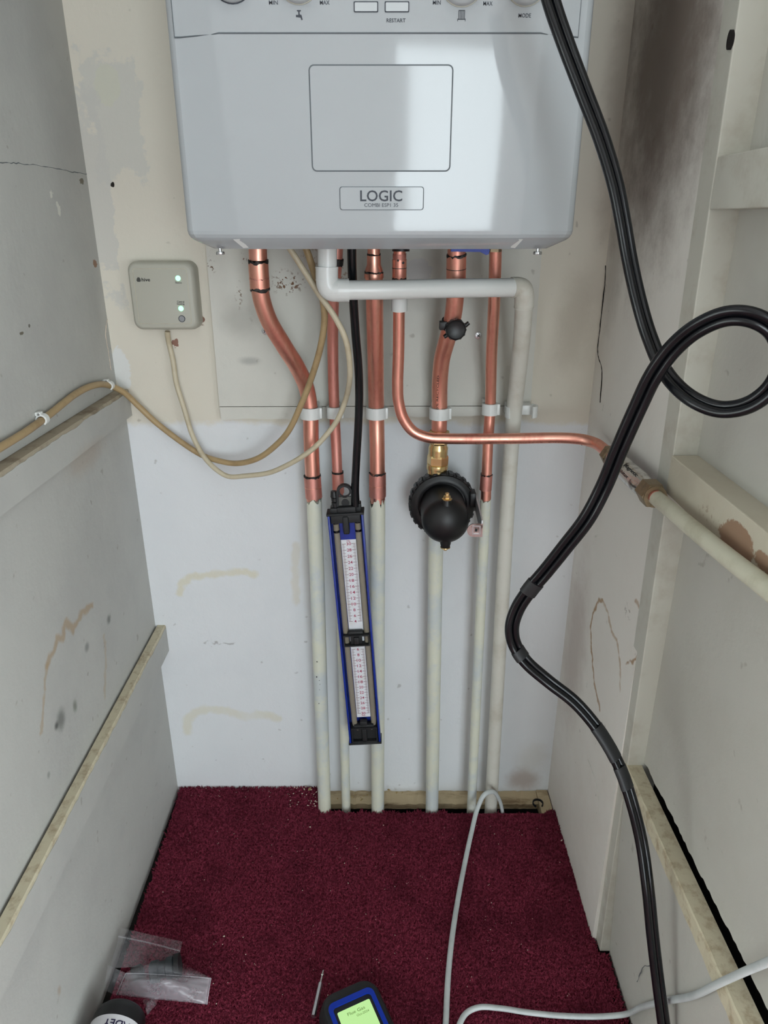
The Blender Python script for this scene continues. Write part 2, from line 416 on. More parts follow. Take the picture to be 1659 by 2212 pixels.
m_left = wallmat('painted_left_wall', (194, 193, 188), (180, 179, 176), [
    ([(198, 1308), (177, 1325), (165, 1345), (159, 1362), (142, 1343), (138, 1362), (136, 1378), (124, 1378), (117, 1407), (107, 1420), (103, 1436)], 13, (172, 142, 102), 0.6),
    ([(103, 1436), (97, 1473), (95, 1514), (89, 1580)], 9, (176, 152, 118), 0.55), ([(225, 1374), (229, 1424), (227, 1465), (226, 1506)], 8, (184, 166, 138), 0.5),
    (132, 1555, 16, 36, (92, 96, 90), 0.65, 'soft'), (122, 1568, 8, 16, (70, 72, 68), 0.8, 'soft'), (162, 1525, 8, 24, (118, 122, 108), 0.7, 'soft'),
    (235, 1338, 7, 16, (104, 108, 102), 0.7, 'soft'), (188, 1398, 8, 16, (110, 112, 106), 0.6, 'soft'), (105, 1674, 6, 12, (130, 132, 126), 0.6, 'soft'),
    (63, 720, 5, 4, (110, 100, 84), 0.9, 'fill'), (78, 702, 3, 5, (90, 86, 74), 0.8, 'fill'), (5, 480, 8, 8, (80, 76, 70), 0.9, 'fill'),
    (125, 420, 4, 9, (226, 224, 214), 0.9, 'fill'), (140, 450, 3, 14, (226, 224, 214), 0.9, 'fill'), (190, 392, 5, 7, (116, 108, 90), 0.9, 'fill'),
    (218, 570, 5, 10, (146, 110, 84), 0.9, 'fill'), (185, 985, 60, 20, (180, 160, 140), 0.4, 'soft'), (128, 2140, 8, 14, (170, 150, 128), 0.6, 'soft')],
    lambda a, b: atx(a, b, XL))
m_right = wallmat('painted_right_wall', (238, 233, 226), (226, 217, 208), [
    ([(1301, 1298), (1294, 1298), (1281, 1324), (1276, 1356), (1277, 1396), (1281, 1445), (1284, 1477), (1291, 1506), (1296, 1532)], 7, (164, 124, 76), 0.85),
    ([(1301, 1298), (1313, 1324), (1321, 1362), (1333, 1388), (1339, 1431), (1340, 1489)], 7, (176, 140, 94), 0.65),
    ([(1373, 1298), (1385, 1321), (1390, 1345)], 8, (170, 130, 86), 0.7), ([(1376, 1417), (1368, 1431), (1353, 1434)], 7, (160, 120, 76), 0.8),
    (1355, 1320, 12, 26, (112, 92, 76), 0.8, 'speck'), (1440, 120, 190, 620, (112, 92, 80), 0.8, 'soft'), (1240, 1400, 20, 300, (178, 160, 150), 0.5, 'soft'),  # the big brown patch beside the boiler is part grime, part painted-in shade
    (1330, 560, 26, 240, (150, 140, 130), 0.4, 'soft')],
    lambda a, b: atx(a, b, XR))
m_rpanel = wallmat('painted_right_panel', (194, 191, 183), (184, 180, 170), [
    (1490, 1160, 16, 16, (150, 120, 98), 0.0, 'soft')], lambda a, b: atx(a, b, 0.335))
m_railb = wallmat('chipped_paint_rail', (204, 196, 178), (186, 172, 150), [
    (1590, 1165, 50, 30, (150, 112, 86), 0.85, 'fill'), (1530, 1110, 40, 26, (148, 124, 104), 0.5, 'speck'), (1650, 1215, 30, 26, (150, 112, 86), 0.85, 'fill')],
    lambda a, b: atx(a, b, 0.307))
m_board = wallmat('painted_board', (220, 217, 208), (206, 204, 196), [
    (622, 612, 46, 36, (112, 72, 40), 0.95, 'speck'), (527, 556, 8, 18, (112, 64, 36), 0.95, 'speck'), (456, 575, 14, 24, (108, 84, 62), 0.9, 'speck'), (516, 640, 10, 40, (120, 92, 70), 0.8, 'speck'),
    (540, 780, 34, 14, (150, 150, 146), 0.5, 'soft'), (690, 560, 60, 60, (160, 128, 92), 0.5, 'speck'), (520, 690, 60, 60, (176, 174, 166), 0.5, 'soft'),
    (900, 585, 30, 30, (206, 204, 204), 0.7, 'fill'), (740, 600, 20, 40, (150, 110, 70), 0.6, 'speck')],
    lambda a, b: at(a, b, -0.014))

def sheet(bm, f, s0, s1, z0, z1, thick, steps=70, jb=0.0, jt=0.0, seed=1):
    """a board of real thickness whose bottom / top edge is ragged; f(s, z, d) -> point"""
    r = random.Random(seed); rows = []; jbv = jtv = 0
    for i in range(steps+1):
        s = s0 + (s1-s0)*i/steps
        jbv = 0.5*jbv + r.uniform(-jb, jb); jtv = 0.5*jtv + r.uniform(-jt, jt)
        rows.append([bm.verts.new(f(s, z, d)) for z, d in ((z0+jbv, 0), (z1+jtv, 0), (z1+jtv, thick), (z0+jbv, thick))])
    for a, b in zip(rows, rows[1:]):
        for j in range(4): bm.faces.new((a[j], a[(j+1) % 4], b[(j+1) % 4], b[j]))
    bm.faces.new(rows[0][::-1]); bm.faces.new(rows[-1])

# back wall
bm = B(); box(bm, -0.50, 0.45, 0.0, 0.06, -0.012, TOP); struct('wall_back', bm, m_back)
bm = B(); box(bm, -0.50, 0.45, 0.001, 0.06, -0.16, -0.012); struct('wall_back_footing', bm, M['void'])
# left wall: upper sheet, middle sheet with ragged foot, lower sheet
fl = lambda s, z, d: Vector((-0.400 - d, s, z))
bm = B(); sheet(bm, fl, 0.0, YOUT, 0.764, TOP, 0.05); wl = struct('wall_left', bm, m_left)
fl2 = lambda s, z, d: Vector((XL - d, s, z + s*0.02))
bm = B(); sheet(bm, fl2, 0.0, YOUT, 0.345, 0.75, 0.02, jb=0.0022, seed=3); struct('wall_left_sheet', bm, m_left)
bm = B(); sheet(bm, lambda s, z, d: Vector((XL - d, s, z)), 0.0, YOUT, -0.05, 0.325, 0.02); struct('wall_left_base', bm, m_left)
bm = B(); box(bm, -0.46, -0.414, YOUT, 0.0, -0.06, 0.80); struct('wall_left_core', bm, M['void'])
# rails along the left wall
def rail(name, x0, x1, y0, y1, z0, z1, m, slope=0.0, bev=0.0015, jag=0.0, seed=1):
    bm = B(); r = random.Random(seed); n = 40; rows = []
    for i in range(n+1):
        y = y0 + (y1-y0)*i/n; j = [r.uniform(-jag, jag) for _ in range(4)]; dz = y*slope
        rows.append([bm.verts.new(p) for p in ((x0, y, z0+dz), (x1+j[0], y, z0+dz+j[1]*0.5), (x1+j[0], y, z1+dz-bev), (x1-math.copysign(bev, x1-x0)+j[2], y, z1+dz), (x0, y, z1+dz))])
    for a, b in zip(rows, rows[1:]):
        for q in range(5): bm.faces.new((a[q], a[(q+1) % 5], b[(q+1) % 5], b[q]))
    bm.faces.new(rows[0][::-1]); bm.faces.new(rows[-1])
    return struct(name, bm, m)
rail('trim_1', -0.413, -0.3830, 0.0, YOUT, 0.724, 0.7635, M['rough'], 0.0, jag=0.0003)
rail('trim_2', -0.3882, -0.3745, 0.0, YOUT, 0.306, 0.3555, M['mdf'], 0.022, jag=0.0003, seed=5)
bm = B(); sheet(bm, lambda s, z, d: Vector((-0.3738 - d, s, z + s*0.022)), -0.001, YOUT, 0.305, 0.351, 0.0010, jt=0.0015, seed=9); struct('trim_2_paint', bm, m_left)
bm = B(); sheet(bm, lambda s, z, d: Vector((-0.3823 - d, s, z)), -0.001, YOUT, 0.7235, 0.760, 0.0012, jt=0.0012, seed=19); struct('trim_1_paint', bm, m_left)
# cracks in the left wall
def crack(name, lst, X, r, parent, m=None, Yp=None, jit=0.0008):
    P = [(at(px, py, Yp) if Yp is not None else atx(px, py, X)) for px, py in lst]
    P = smooth_path(P, 8); Q = []
    for p in P: Q.append(p + Vector((0 if Yp is None else rng.uniform(-jit, jit), rng.uniform(-jit, jit) if Yp is None else 0, rng.uniform(-jit, jit))))
    bm = B(); tube(bm, Q, [r*rng.uniform(0.35, 1.2) for _ in Q], 6); return obj(name, bm, m or M['groove'], parent)
crack('hairline_crack', [(0, 350), (40, 353), (90, 358), (150, 370), (193, 377)], -0.400, 0.0005, wl)
crack('hairline_crack', [(182, 225), (184, 260), (190, 310), (196, 340)], -0.3995, 0.0007, wl, M['mdf'])
crack('hairline_crack', [(232, 690), (228, 720), (235, 765), (240, 800)], -0.3995, 0.0006, wl, M['crumb'])
# right wall: far board, then a frame of stile and rails over set-back panels
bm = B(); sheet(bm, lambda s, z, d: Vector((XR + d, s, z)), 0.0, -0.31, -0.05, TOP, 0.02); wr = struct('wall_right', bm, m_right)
bm = B(); sheet(bm, lambda s, z, d: Vector((0.335 + d, s, z + 0.007*max(0, -s-0.33)/0.3)), -0.30, YOUT, 0.352, TOP, 0.008, jb=0.0016, seed=11); struct('wall_right_panel', bm, m_rpanel)
bm = B(); box(bm, 0.353, 0.40, YOUT, 0.0, -0.06, TOP); struct('wall_right_core', bm, M['void'])
def bevbox(name, x0, x1, y0, y1, z0, z1, m, lean=0.0, parent=None):
    bm = B(); box(bm, x0, x1, y0, y1, z0, z1, 0.0012, 2)
    for v in bm.verts: v.co.x += lean*(1.2 - v.co.z)
    return struct(name, bm, m, parent)
stile = bevbox('trim_3', 0.304, 0.345, -0.330, -0.296, 0.0, TOP, M['frame'], 0.0115)
bevbox('trim_4', 0.3065, 0.345, YOUT, -0.330, 1.006, 1.051, M['frame'])
bm = B(); box(bm, 0.307, 0.345, YOUT, -0.331, 0.722, 0.7645, 0.0012, 2); struct('trim_5', bm, m_railb)
bm = B(); sheet(bm, lambda s, z, d: Vector((0.314 + (0.325-z)*0.055 + d, s, z)), -0.331, YOUT, -0.05, 0.327, 0.02); struct('wall_right_base', bm, m_rpanel)
rail('trim_6', 0.3325, 0.3125, -0.325, YOUT, 0.326, 0.346, M['mdf'], 0.0, jag=0.0005, seed=6)
c0 = atx(1580, 86, 0.304)
bm = B(); lathe(bm, [(0.0038, 0), (0.0038, 0.004)], c0 + Vector((0.0015, 0, 0)), (-1, 0, 0), 20)
for v in bm.verts: v.co.z = c0.z + (v.co.z - c0.z)*2.0; v.co.x = min(v.co.x, c0.x+0.0010)
obj('keyhole_slot', bm, M['void'], stile)
crack('corner_crack', [(1370, 0), (1345, 210), (1319, 450), (1301, 552), (1308, 575), (1297, 700), (1291, 760), (1300, 800), (1296, 870)], 0.3115, 0.0008, wr, M['void'], None, 0.0005)
crack('hairline_crack', [(1270, 1640), (1290, 1700), (1296, 1760)], 0.312, 0.0004, wr, M['frame'])
crack('hairline_crack', [(1440, 1905), (1433, 1950), (1425, 1990), (1432, 2050), (1425, 2080), (1390, 2090), (1376, 2120)], 0.323, 0.0006, wr, M['groove'])
# carpeted floor with the cut-out along the back wall
HX0 = -0.117; HY = -0.064
bm = B()
xl = lambda y: -0.386 - 0.0*y + 0.030*min(1, -y/0.4)*0.4; xr = lambda y: 0.3095 + 0.045*min(1, -y/0.3)*0.33
for (x0, x1, y0, y1) in ((-0.385, HX0, -0.003, HY), (-0.379, 0.311, HY, YOUT)):
    box(bm, x0, x1, y1, y0, -0.012, -0.001)
struct('floor', bm, M['carpet'])
bm = B(); box(bm, -2.0, 1.8, -3.82, YOUT, -0.03, -0.002); struct('floor_room', bm, M['roomfloor'])
bm = B(); box(bm, -0.46, 0.40, YOUT, 0.03, -0.17, -0.155); struct('floor_void', bm, M['void'])
bm = B(); box(bm, -0.40, 0.335, YOUT, HY-0.004, -0.036, -0.0125); box(bm, -0.40, HX0-0.002, HY-0.004, 0.0, -0.036, -0.0125); struct('floor_boards', bm, M['void'])
# the closet's ceiling, and the plain room that the photographer stands in
bm = B(); box(bm, -0.5, 0.45, YOUT, 0.06, TOP, TOP+0.05); struct('ceiling', bm, M['room'])
for nm, a in {'wall_room_left': (-2.05, -2.0, -3.85, YOUT, 0, 2.4), 'wall_room_right': (1.8, 1.85, -3.85, YOUT, 0, 2.4),
              'wall_room_front_left': (-2.05, -0.414, YOUT-0.03, YOUT, 0, 2.4), 'wall_room_front_right': (0.346, 1.85, YOUT-0.03, YOUT, 0, 2.4), 'wall_room_front_top': (-0.42, 0.36, YOUT-0.03, YOUT, TOP, 2.4),
              'wall_room_rear': (-2.05, 1.85, -3.9, -3.82, 0, 2.4), 'ceiling_room': (-2.05, 1.85, -3.9, YOUT, 2.4, 2.45)}.items():
    bm = B(); box(bm, *a); struct(nm, bm, M['room'])

# ================================================================== BOILER
YF = -0.293; ZB = 0.995
boiler = thing('boiler', (-0.004, -0.15, 0.97), 'large white wall hung combi boiler with grey lettering and dials', 'boiler')
def crease(z):                                  # half width of the flat middle of the front
    return 0.139 + (z - 0.98)*0.055
def sect(z, ins=0.0, back=0.0, rear=-0.016):
    c = -0.004; hw = 0.1985 - ins; k_ = crease(z) - ins*0.3; yf = YF + back
    half = [(k_, yf), (k_+0.006, yf+0.0012)]
    half += [(hw-0.013, yf+0.0125)]
    for i in range(1, 7):
        a = R(72*i/6 + 8); half.append((hw - 0.012 + 0.012*math.sin(a), yf + 0.0245 - 0.012*math.cos(a)))
    half += [(hw, yf+0.032), (hw, rear)]
    L = [(c + x, y, z) for x, y in half]; Rr = [(c - x, y, z) for x, y in half]
    return [Vector(p) for p in Rr[::-1] + L]
z1 = 0.995 - 0.012
bm = B()
loft(bm, [sect(1.035, 0.026, 0.030, -0.022), sect(z1-0.0136, 0.024, 0.030, -0.022), sect(z1-0.0138, 0.020, 0.024), sect(z1-0.0050, 0.0045, 0.0065), sect(z1-0.0025, 0.0022, 0.0028), sect(z1+0.0005, 0.0007, 0.0008), sect(z1+0.004), sect(1.10), sect(1.154), sect(1.30), sect(1.67), sect(1.684, 0.006, 0.006)])
obj('casing', bm, M['case'], boiler, ang=14)
def ffn(c):                                     # text / plates on the front face
    return lambda x, y, d: Vector((c.x + x, c.y - d, c.z + y))
def fy(x, z):
    a = abs(x + 0.004) - crease(z); 
    return YF if a <= 0 else YF + 0.0125*min(1, a/max(1e-4, 0.1855 - crease(z)))
# seam under the control panel and the seams at its ends
bm = B()
zs = at(800, 75, YF).z; xs = [-0.1945 + 0.3745*i/60 for i in range(61)]
tube(bm, [Vector((x, fy(x, zs) - 0.0001, zs + (0.0012 if abs(x+0.004) < crease(zs) else 0.0004))) for x in xs], 0.0007, 6)
obj('panel_seam', bm, M['groove'], boiler)
bm = B()
for x in (-0.1945, 0.180):
    bm = B(); tube(bm, [Vector((x, fy(x, z)-0.00005, z)) for z in (zs, 1.25, 1.35)], 0.00035, 6); obj('panel_end_seam', bm, M['groove'], boiler)
# drop-down flap
a, b = at(667, 139, YF), at(980, 371, YF); cc = (a+b)/2; a2 = at(674, 371, YF)
W_, H_ = 0.1345, a.z - b.z
cc = Vector((-0.0028, YF, cc.z))
bm = B(); prism(bm, rrect(W_-0.0022, H_-0.0022, 0.004), ffn(cc), -0.002, 0.0006, scale1=0.997); flap = obj('flap', bm, M['case'], boiler)
bm = B(); frame2d(bm, rrect(W_, H_, 0.005), rrect(W_-0.0026, H_-0.0026, 0.004), ffn(cc), -0.001, 0.00025); obj('flap_gap', bm, M['groove'], boiler)
# badge
a, b = at(733, 403, YF), at(915, 454, YF); bc = (a+b)/2
bw, bh = b.x-a.x, a.z-b.z
bm = B(); prism(bm, rrect(bw-0.001, bh-0.001, 0.0022), ffn(bc), -0.001, 0.0012, scale1=0.99); badge = obj('badge', bm, M['case'], boiler)
bm = B(); frame2d(bm, rrect(bw, bh, 0.0026), rrect(bw-0.0016, bh-0.0016, 0.002), ffn(bc), -0.001, 0.0004); obj('badge_gap', bm, M['groove'], boiler)
def ptext(s, px0, px1, py0, py1, Y, parent, m, bold=0.0, name='lettering'):
    a, b = at(px0, (py0+py1)/2, Y), at(px1, (py0+py1)/2, Y); t_, l_ = at((px0+px1)/2, py0, Y), at((px0+px1)/2, py1, Y)
    bm = B(); text(bm, s, ffn(Vector(((a.x+b.x)/2, Y, (t_.z+l_.z)/2))), b.x-a.x, t_.z-l_.z, bold)
    return obj(name, bm, m, parent, smooth=False)
ptext('LOGIC', 778, 869, 411, 435, YF-0.0012, badge, M['ink'], 0.012)
ptext('COMBI ESP1 35', 787, 860, 439, 447, YF-0.0012, badge, M['ink'])
for s, x0, x1, y0, y1 in (('MIN', 581, 600, 1, 10), ('MAX', 691, 712, 1, 10), ('RESTART', 835, 876, 40, 48.5), ('MIN', 935, 952, 1, 10), ('MAX', 1044, 1064, 3, 12), ('MODE', 1120, 1147, 29, 38)):
    ptext(s, x0, x1, y0, y1, YF-0.0001, boiler, M['ink'], 0.006)
# dials, buttons, icons
def dial(px, pyb, rpx, name, m, ringm):
    e = at(px, pyb, YF); r = rpx/FPX*0.64; c = Vector((e.x, YF, e.z + r))
    bm = B(); lathe(bm, [(r, -0.001), (r, 0.006), (r*0.96, 0.009), (r*0.86, 0.0105), (0, 0.0105)], c, (0, -1, 0), 48); d_ = obj(name, bm, m, boiler)
    bm = B(); arc_ring(bm, c + Vector((0, -0.0003, 0)), (0, -1, 0), r, r*1.05, 0.0012); obj('dial_rim', bm, ringm, d_)
    return d_
dial(503, 7, 46, 'pressure_gauge', M['caselow'], M['ink'])
dial(646, 9, 44, 'hot_water_dial', M['caselow'], M['hive']); dial(997, 14, 46, 'heating_dial', M['caselow'], M['hive']); dial(1134, 13, 44, 'mode_dial', M['caselow'], M['hive'])
for x0, x1 in ((764, 817), (831, 884)):
    a, b = at(x0, 3, YF), at(x1, 27, YF); c = (a+b)/2; w2, h2 = b.x-a.x, a.z-b.z
    bm = B(); prism(bm, rrect(w2-0.0016, h2-0.0016, 0.0008), ffn(c), -0.001, 0.0008, scale1=0.985); p = obj('button', bm, M['caselow'], boiler)
    bm = B(); frame2d(bm, rrect(w2, h2, 0.001), rrect(w2-0.0018, h2-0.0018, 0.0007), ffn(c), -0.0005, 0.0006); obj('button_surround', bm, M['ink'], p)
c = at(646, 33, YF)
bm = B(); f = ffn(c)
prism(bm, [(-0.0028, -0.0014), (0.0012, -0.0018), (0.0020, -0.0038), (0.0032, -0.0034), (0.0022, 0.0002), (0.0006, 0.0006), (0.0006, 0.0030), (-0.0006, 0.0030), (-0.0006, 0.0002), (-0.0028, 0.0003)], f, 0, 0.0003)
prism(bm, rrect(0.0036, 0.0010, 0.0004), lambda x, y, d: f(x, y+0.0034, d), 0, 0.0003); obj('tap_symbol', bm, M['ink'], boiler, False)
c = at(997, 33, YF); bm = B(); f = ffn(c)
for i in range(5):
    prism(bm, [(-0.0028+i*0.0013, -0.0032), (-0.0022+i*0.0013, -0.0032), (-0.0022+i*0.0013, 0.0036), (-0.0028+i*0.0013, 0.0036)], f, 0, 0.0003)
for y in (-0.0034, 0.0033): prism(bm, [(-0.0034 if y < 0 else -0.0028, y), (0.0036 if y < 0 else 0.003, y), (0.0036 if y < 0 else 0.003, y+0.0006), (-0.0034 if y < 0 else -0.0028, y+0.0006)], f, 0, 0.0003)
for x in (-0.0036, 0.0032): prism(bm, [(x, -0.0046), (x+0.0005, -0.0046), (x+0.0005, -0.0026), (x, -0.0026)], f, 0, 0.0003)
obj('radiator_symbol', bm, M['ink'], boiler, False)
# underside: tray tabs, fixing screws, valve lever
zb = z1 - 0.0138
for x0, x1, x2 in ((503, 519, 537), (1130, 1110, 1103)):
    bm = B(); p = [at(x0, 517, -0.288), at(x1, 516, -0.288), at(x2, 535, -0.272), at((x0+x2)/2 + (6 if x0 < 800 else -4), 536, -0.272)]
    vs = [bm.verts.new(q) for q in p] + [bm.verts.new(q + Vector((0, 0.006, 0.001))) for q in p]
    bm.faces.new(vs[:4]); bm.faces.new(vs[4:][::-1])
    for i in range(4): bm.faces.new((vs[i], vs[(i+1) % 4], vs[4+(i+1) % 4], vs[4+i]))
    obj('tray_tab', bm, M['white'], boiler, False)
for px in (476, 1161):
    p = at(px, 550, -0.255)
    bm = B(); lathe(bm, [(0.0017, 0.016), (0.0017, 0.0032), (0.0042, 0.0030), (0.0047, 0.0014), (0.0042, 0.0), (0, 0.0)], p, (0, 0, 1), 20); obj('fixing_screw', bm, M['steel'], boiler)
bm = B(); p = at(1026, 543, -0.13)
prism(bm, [(-0.030, 0.006), (-0.030, 0.0), (0.006, -0.0005), (0.013, -0.004), (0.016, -0.003), (0.017, 0.002), (0.012, 0.006)], lambda x, y, d: Vector((p.x + x, p.y - d, p.z + y)), 0, 0.008); obj('valve_lever', bm, M['bluesteel'], boiler)
bm = B(); p = at(1066, 545, -0.115); lathe(bm, [(0.010, 0), (0.010, 0.014)], p + Vector((0, 0, 0.0005)), (0, 0, 1), 6); obj('union_nut', bm, M['brassold'], boiler, False)
bm = B(); p = at(866, 541, -0.118); arc_ring(bm, p + Vector((0, 0, 0.004)), (0, 0, 1), 0.0086, 0.0108, 0.010); obj('outlet_gland', bm, M['blk'], boiler)

# ================================================================== BACK BOARD
board = thing('mounting_board', (-0.01, -0.006, 0.725), 'off-white painted board on the back wall behind the pipes, with rust specks', 'board')
YB = -0.014
def pl(bm, pts, y0, y1):
    a = [bm.verts.new((p.x, y0, p.z)) for p in pts]; b = [bm.verts.new((p.x, y1, p.z)) for p in pts]; N = len(pts)
    bm.faces.new(a); bm.faces.new(b[::-1])
    for i in range(N): bm.faces.new((a[i], b[i], b[(i+1) % N], a[(i+1) % N]))
bm = B(); pl(bm, [at(445, 530, YB), at(474, 878, YB), at(1146, 876, YB), at(1170, 530, YB)], YB, -0.0005)
for v in bm.verts:
    if v.co.z > 0.9: v.co.z = 1.12
obj('panel', bm, m_board, board, False)
for px, py in ((573, 715), (1033, 725)):
    bm = B(); p = at(px, py, YB); lathe(bm, [(0.0052, 0), (0.0050, 0.0010), (0.0030, 0.0016), (0, 0.0016)], p, (0, -1, 0), 20)
    s_ = obj('screw', bm, M['steel'], board)
    bm = B()
    for a_ in (40, 130):
        mt = Matrix.Translation(p + Vector((0, -0.0016, 0))) @ Matrix.Rotation(R(a_), 4, 'Y')
        box(bm, -0.0026, 0.0026, -0.0003, 0.0003, -0.0006, 0.0006, mtx=mt)
    obj('screw_slot', bm, M['ink'], s_, False)
bm = B()
pts = [at(474, 879.5, YB)]
for i in range(37): pts.append(at(478 + (1143-478)*i/36, 906 - i*0.25 + rng.uniform(-1.2, 1.2), YB))
pts.append(at(1146, 877.5, YB)); pl(bm, pts, YB, -0.0005)
tag(obj('timber_strip', bm, m_board, None, False), 'narrow off-white strip of board running under the pipe clips', 'strip')

# ================================================================== RECEIVER
hv = thing('heating_receiver', at(355, 640, 0.0), 'square grey heating receiver box with two green lights on back wall', 'receiver')
YH = -0.028
a, b = at(279, 640, YH), at(423, 640, YH); cx_ = (a.x+b.x)/2; W_ = b.x-a.x
H_ = at(350, 565, YH).z - at(350, 714, YH).z; cz_ = (at(350, 565, YH).z + at(350, 714, YH).z)/2
fh = lambda x, y, d: Vector((cx_ + x, -d, cz_ + y))
bm = B()
prof = [(1.0, 0.0005, 0.0), (1.0, 0.016, 0), (0.985, 0.0215, 0), (0.955, 0.0255, 0), (0.915, 0.0275, 0), (0.89, 0.028, 0)]
loft(bm, [[fh(x*s, y*s, d) for x, y in rrect(W_, H_, 0.012, 7)] for s, d, _ in prof]); obj('housing', bm, M['hive'], hv, ang=60)
bm = B(); frame2d(bm, rrect(W_*0.80, H_*0.80, 0.003), rrect(W_*0.80-0.0007, H_*0.80-0.0007, 0.003), fh, 0.0279, 0.0281); obj('face_outline', bm, M['mdf'], hv, False)
ptext('hive', 306, 324, 600, 608, -0.0281, hv, M['darkink'], 0.012)
lg = at(299.5, 604, -0.0281); bm = B()
for i in range(5):
    w2 = (0.0016, 0.0024, 0.0029, 0.0030, 0.0024)[i]
    prism(bm, rrect(w2*2, 0.00085, 0.0004), lambda x, y, d, i=i: Vector((lg.x + x, -0.0281 - d, lg.z + 0.0024 - i*0.00118 + y)), 0, 0.0003)
obj('hive_symbol', bm, M['darkink'], hv, False)
ptext('Status', 378.5, 392.5, 608, 612.5, -0.0281, hv, M['darkink'])
ptext('Central', 382.5, 398, 649.5, 654, -0.0281, hv, M['darkink']); ptext('heating', 382.5, 398.5, 654.5, 659.5, -0.0281, hv, M['darkink'])
for px, py in ((384.5, 601), (391, 666.5)):
    bm = B(); lathe(bm, [(0.0036, -0.0005), (0.0034, 0.0006), (0, 0.0009)], at(px, py, -0.028), (0, -1, 0), 20); obj('indicator_light', bm, M['led'], hv)
p = at(393, 688.5, -0.028)
bm = B(); lathe(bm, [(0.0040, -0.0005), (0.0038, 0.0010), (0, 0.0012)], p, (0, -1, 0), 24); bt = obj('button', bm, mat('grey_button', (150, 150, 152), 0.4), hv)
bm = B(); arc_ring(bm, p + Vector((0, -0.0003, 0)), (0, -1, 0), 0.0040, 0.0047, 0.0008); obj('button_rim', bm, M['ink'], bt)

# ================================================================== PIPES
def ragged_ring(name, pts_i, r, parent, m):
    bm = B(); tube(bm, pts_i, r, 26, True, 0.0016, 0.0016); return obj(name, bm, m, parent)
def seg_of(pts, s0, s1, n=6):
    """straight sub-path between two points of the path given by arc positions near photo rows"""
    return [pts[0].lerp(pts[-1], 0)]
def sub(P, za, zb):
    """part of a downward path between heights za > zb"""
    out = []
    for p, q in zip(P, P[1:]):
        for (t) in (0.0, 0.5):
            r_ = p.lerp(q, t)
            if zb <= r_.z <= za: out.append(r_)
    return out
def zat(py, Y, px=800): return at(px, py, Y).z
def pipe_points(lst, n=10): return path(lst, n)
FLZ = -0.13
def down(p, z): return Vector((p.x, p.y, z))

# 1 left thick pipe with the S-bend
Y0 = -0.052
cp = thing('copper_pipe', at(700, 1745, Y0), 'leftmost thick copper pipe, bending right under the boiler, painted cream below', 'pipe', 'copper pipes under the boiler')
P = path([(556, 500, -0.125), (557, 545, -0.125), (560, 600, -0.122), (564, 640, -0.118), (580, 690, -0.108), (612, 745, -0.09), (643, 795, -0.07), (662, 838, -0.056), (670, 885, Y0), (672.5, 960, Y0), (677, 1060, Y0), (679, 1092, Y0)])
bm = B(); tube(bm, P, 0.0112, 28); obj('tube', bm, M['copper'], cp)
Q = [at(678.5, 1080, Y0), at(685, 1250, Y0), at(693, 1500, Y0), at(701.5, 1752, Y0)]; Q.append(down(Q[-1], FLZ))
Q = [Q[0]] + [Q[0].lerp(Q[1], t) for t in (0.15, 0.4, 0.7)] + Q[1:]
bm = B(); tube(bm, Q, 0.0116, 28, True, 0.006); obj('painted_tube', bm, M['paint'], cp)['label'] = 'cream painted lower length'
q = sub(P, zat(562, -0.124, 556), zat(625, -0.12, 561)); bm = B(); tube(bm, q, 0.0124, 28); f1 = obj('coupling', bm, M['copper'], cp)
for j in (0, len(q)//2, -1):
    c = q[j]; t = (q[-1]-q[0]).normalized(); h = 0.0015 if j != len(q)//2 else 0.0004
    ragged_ring('solder_joint', [c - t*h, c + t*h], 0.0126, f1, M['solder'] if j != len(q)//2 else M['copperold'])
q = [at(674.5, 1028, Y0), at(678, 1074, Y0)]; bm = B(); tube(bm, q, 0.0127, 28); f1 = obj('coupling', bm, M['copperold'], cp)
t = (q[1]-q[0]).normalized()
ragged_ring('solder_joint', [q[0] - t*0.001, q[0] + t*0.0012], 0.0129, f1, M['solder'])
m_ = q[0].lerp(q[1], 0.5); bm = B(); tube(bm, [m_-t*0.0006, m_+t*0.0006], 0.01285, 28); obj('coupling_bead', bm, M['copper'], f1)
for (px, py) in ((685, 1430), (690, 1470), (691, 1478), (690, 1490), (684, 1463), (689, 1520)):
    c = at(px, py, Y0 - 0.0116); bm = B(); lathe(bm, [(rng.uniform(0.0006, 0.0016), -0.001), (0.0005, 0.0004), (0, 0.0004)], c, (0, -1, 0), 7)
    obj('paint_chip', bm, M['darkink'], cp)
# 2 thin pipe behind the gauge
Y2 = -0.046
cp = thing('copper_pipe', at(748, 1750, Y2), 'thin copper pipe behind the blue gauge, painted cream below', 'pipe', 'copper pipes under the boiler')
P = path([(729, 500, -0.10), (727, 560, -0.095), (720, 650, -0.08), (719, 760, -0.06), (722, 880, Y2), (726, 960, Y2), (730, 1050, Y2), (731.5, 1085, Y2)])
bm = B(); tube(bm, P, 0.0076, 24); obj('tube', bm, M['copperold'], cp)
Q = [at(731, 1080, Y2), at(737, 1300, Y2), at(748, 1752, Y2)]; Q.append(down(Q[-1], FLZ)); bm = B(); tube(bm, Q, 0.0080, 24, True, 0.003); obj('painted_tube', bm, M['paint'], cp)['label'] = 'cream painted lower length'
q = [at(729.5, 1022, Y2), at(731, 1064, Y2)]; bm = B(); tube(bm, q, 0.0089, 24); f1 = obj('coupling', bm, M['copperold'], cp)
t = (q[1]-q[0]).normalized(); ragged_ring('solder_joint', [q[0]-t*0.002, q[0]+t*0.0006], 0.0088, f1, M['solder'])
q = [at(729, 560, -0.095), at(728, 572, -0.094)]; ragged_ring('solder_joint', q, 0.0080, cp, M['solder'])
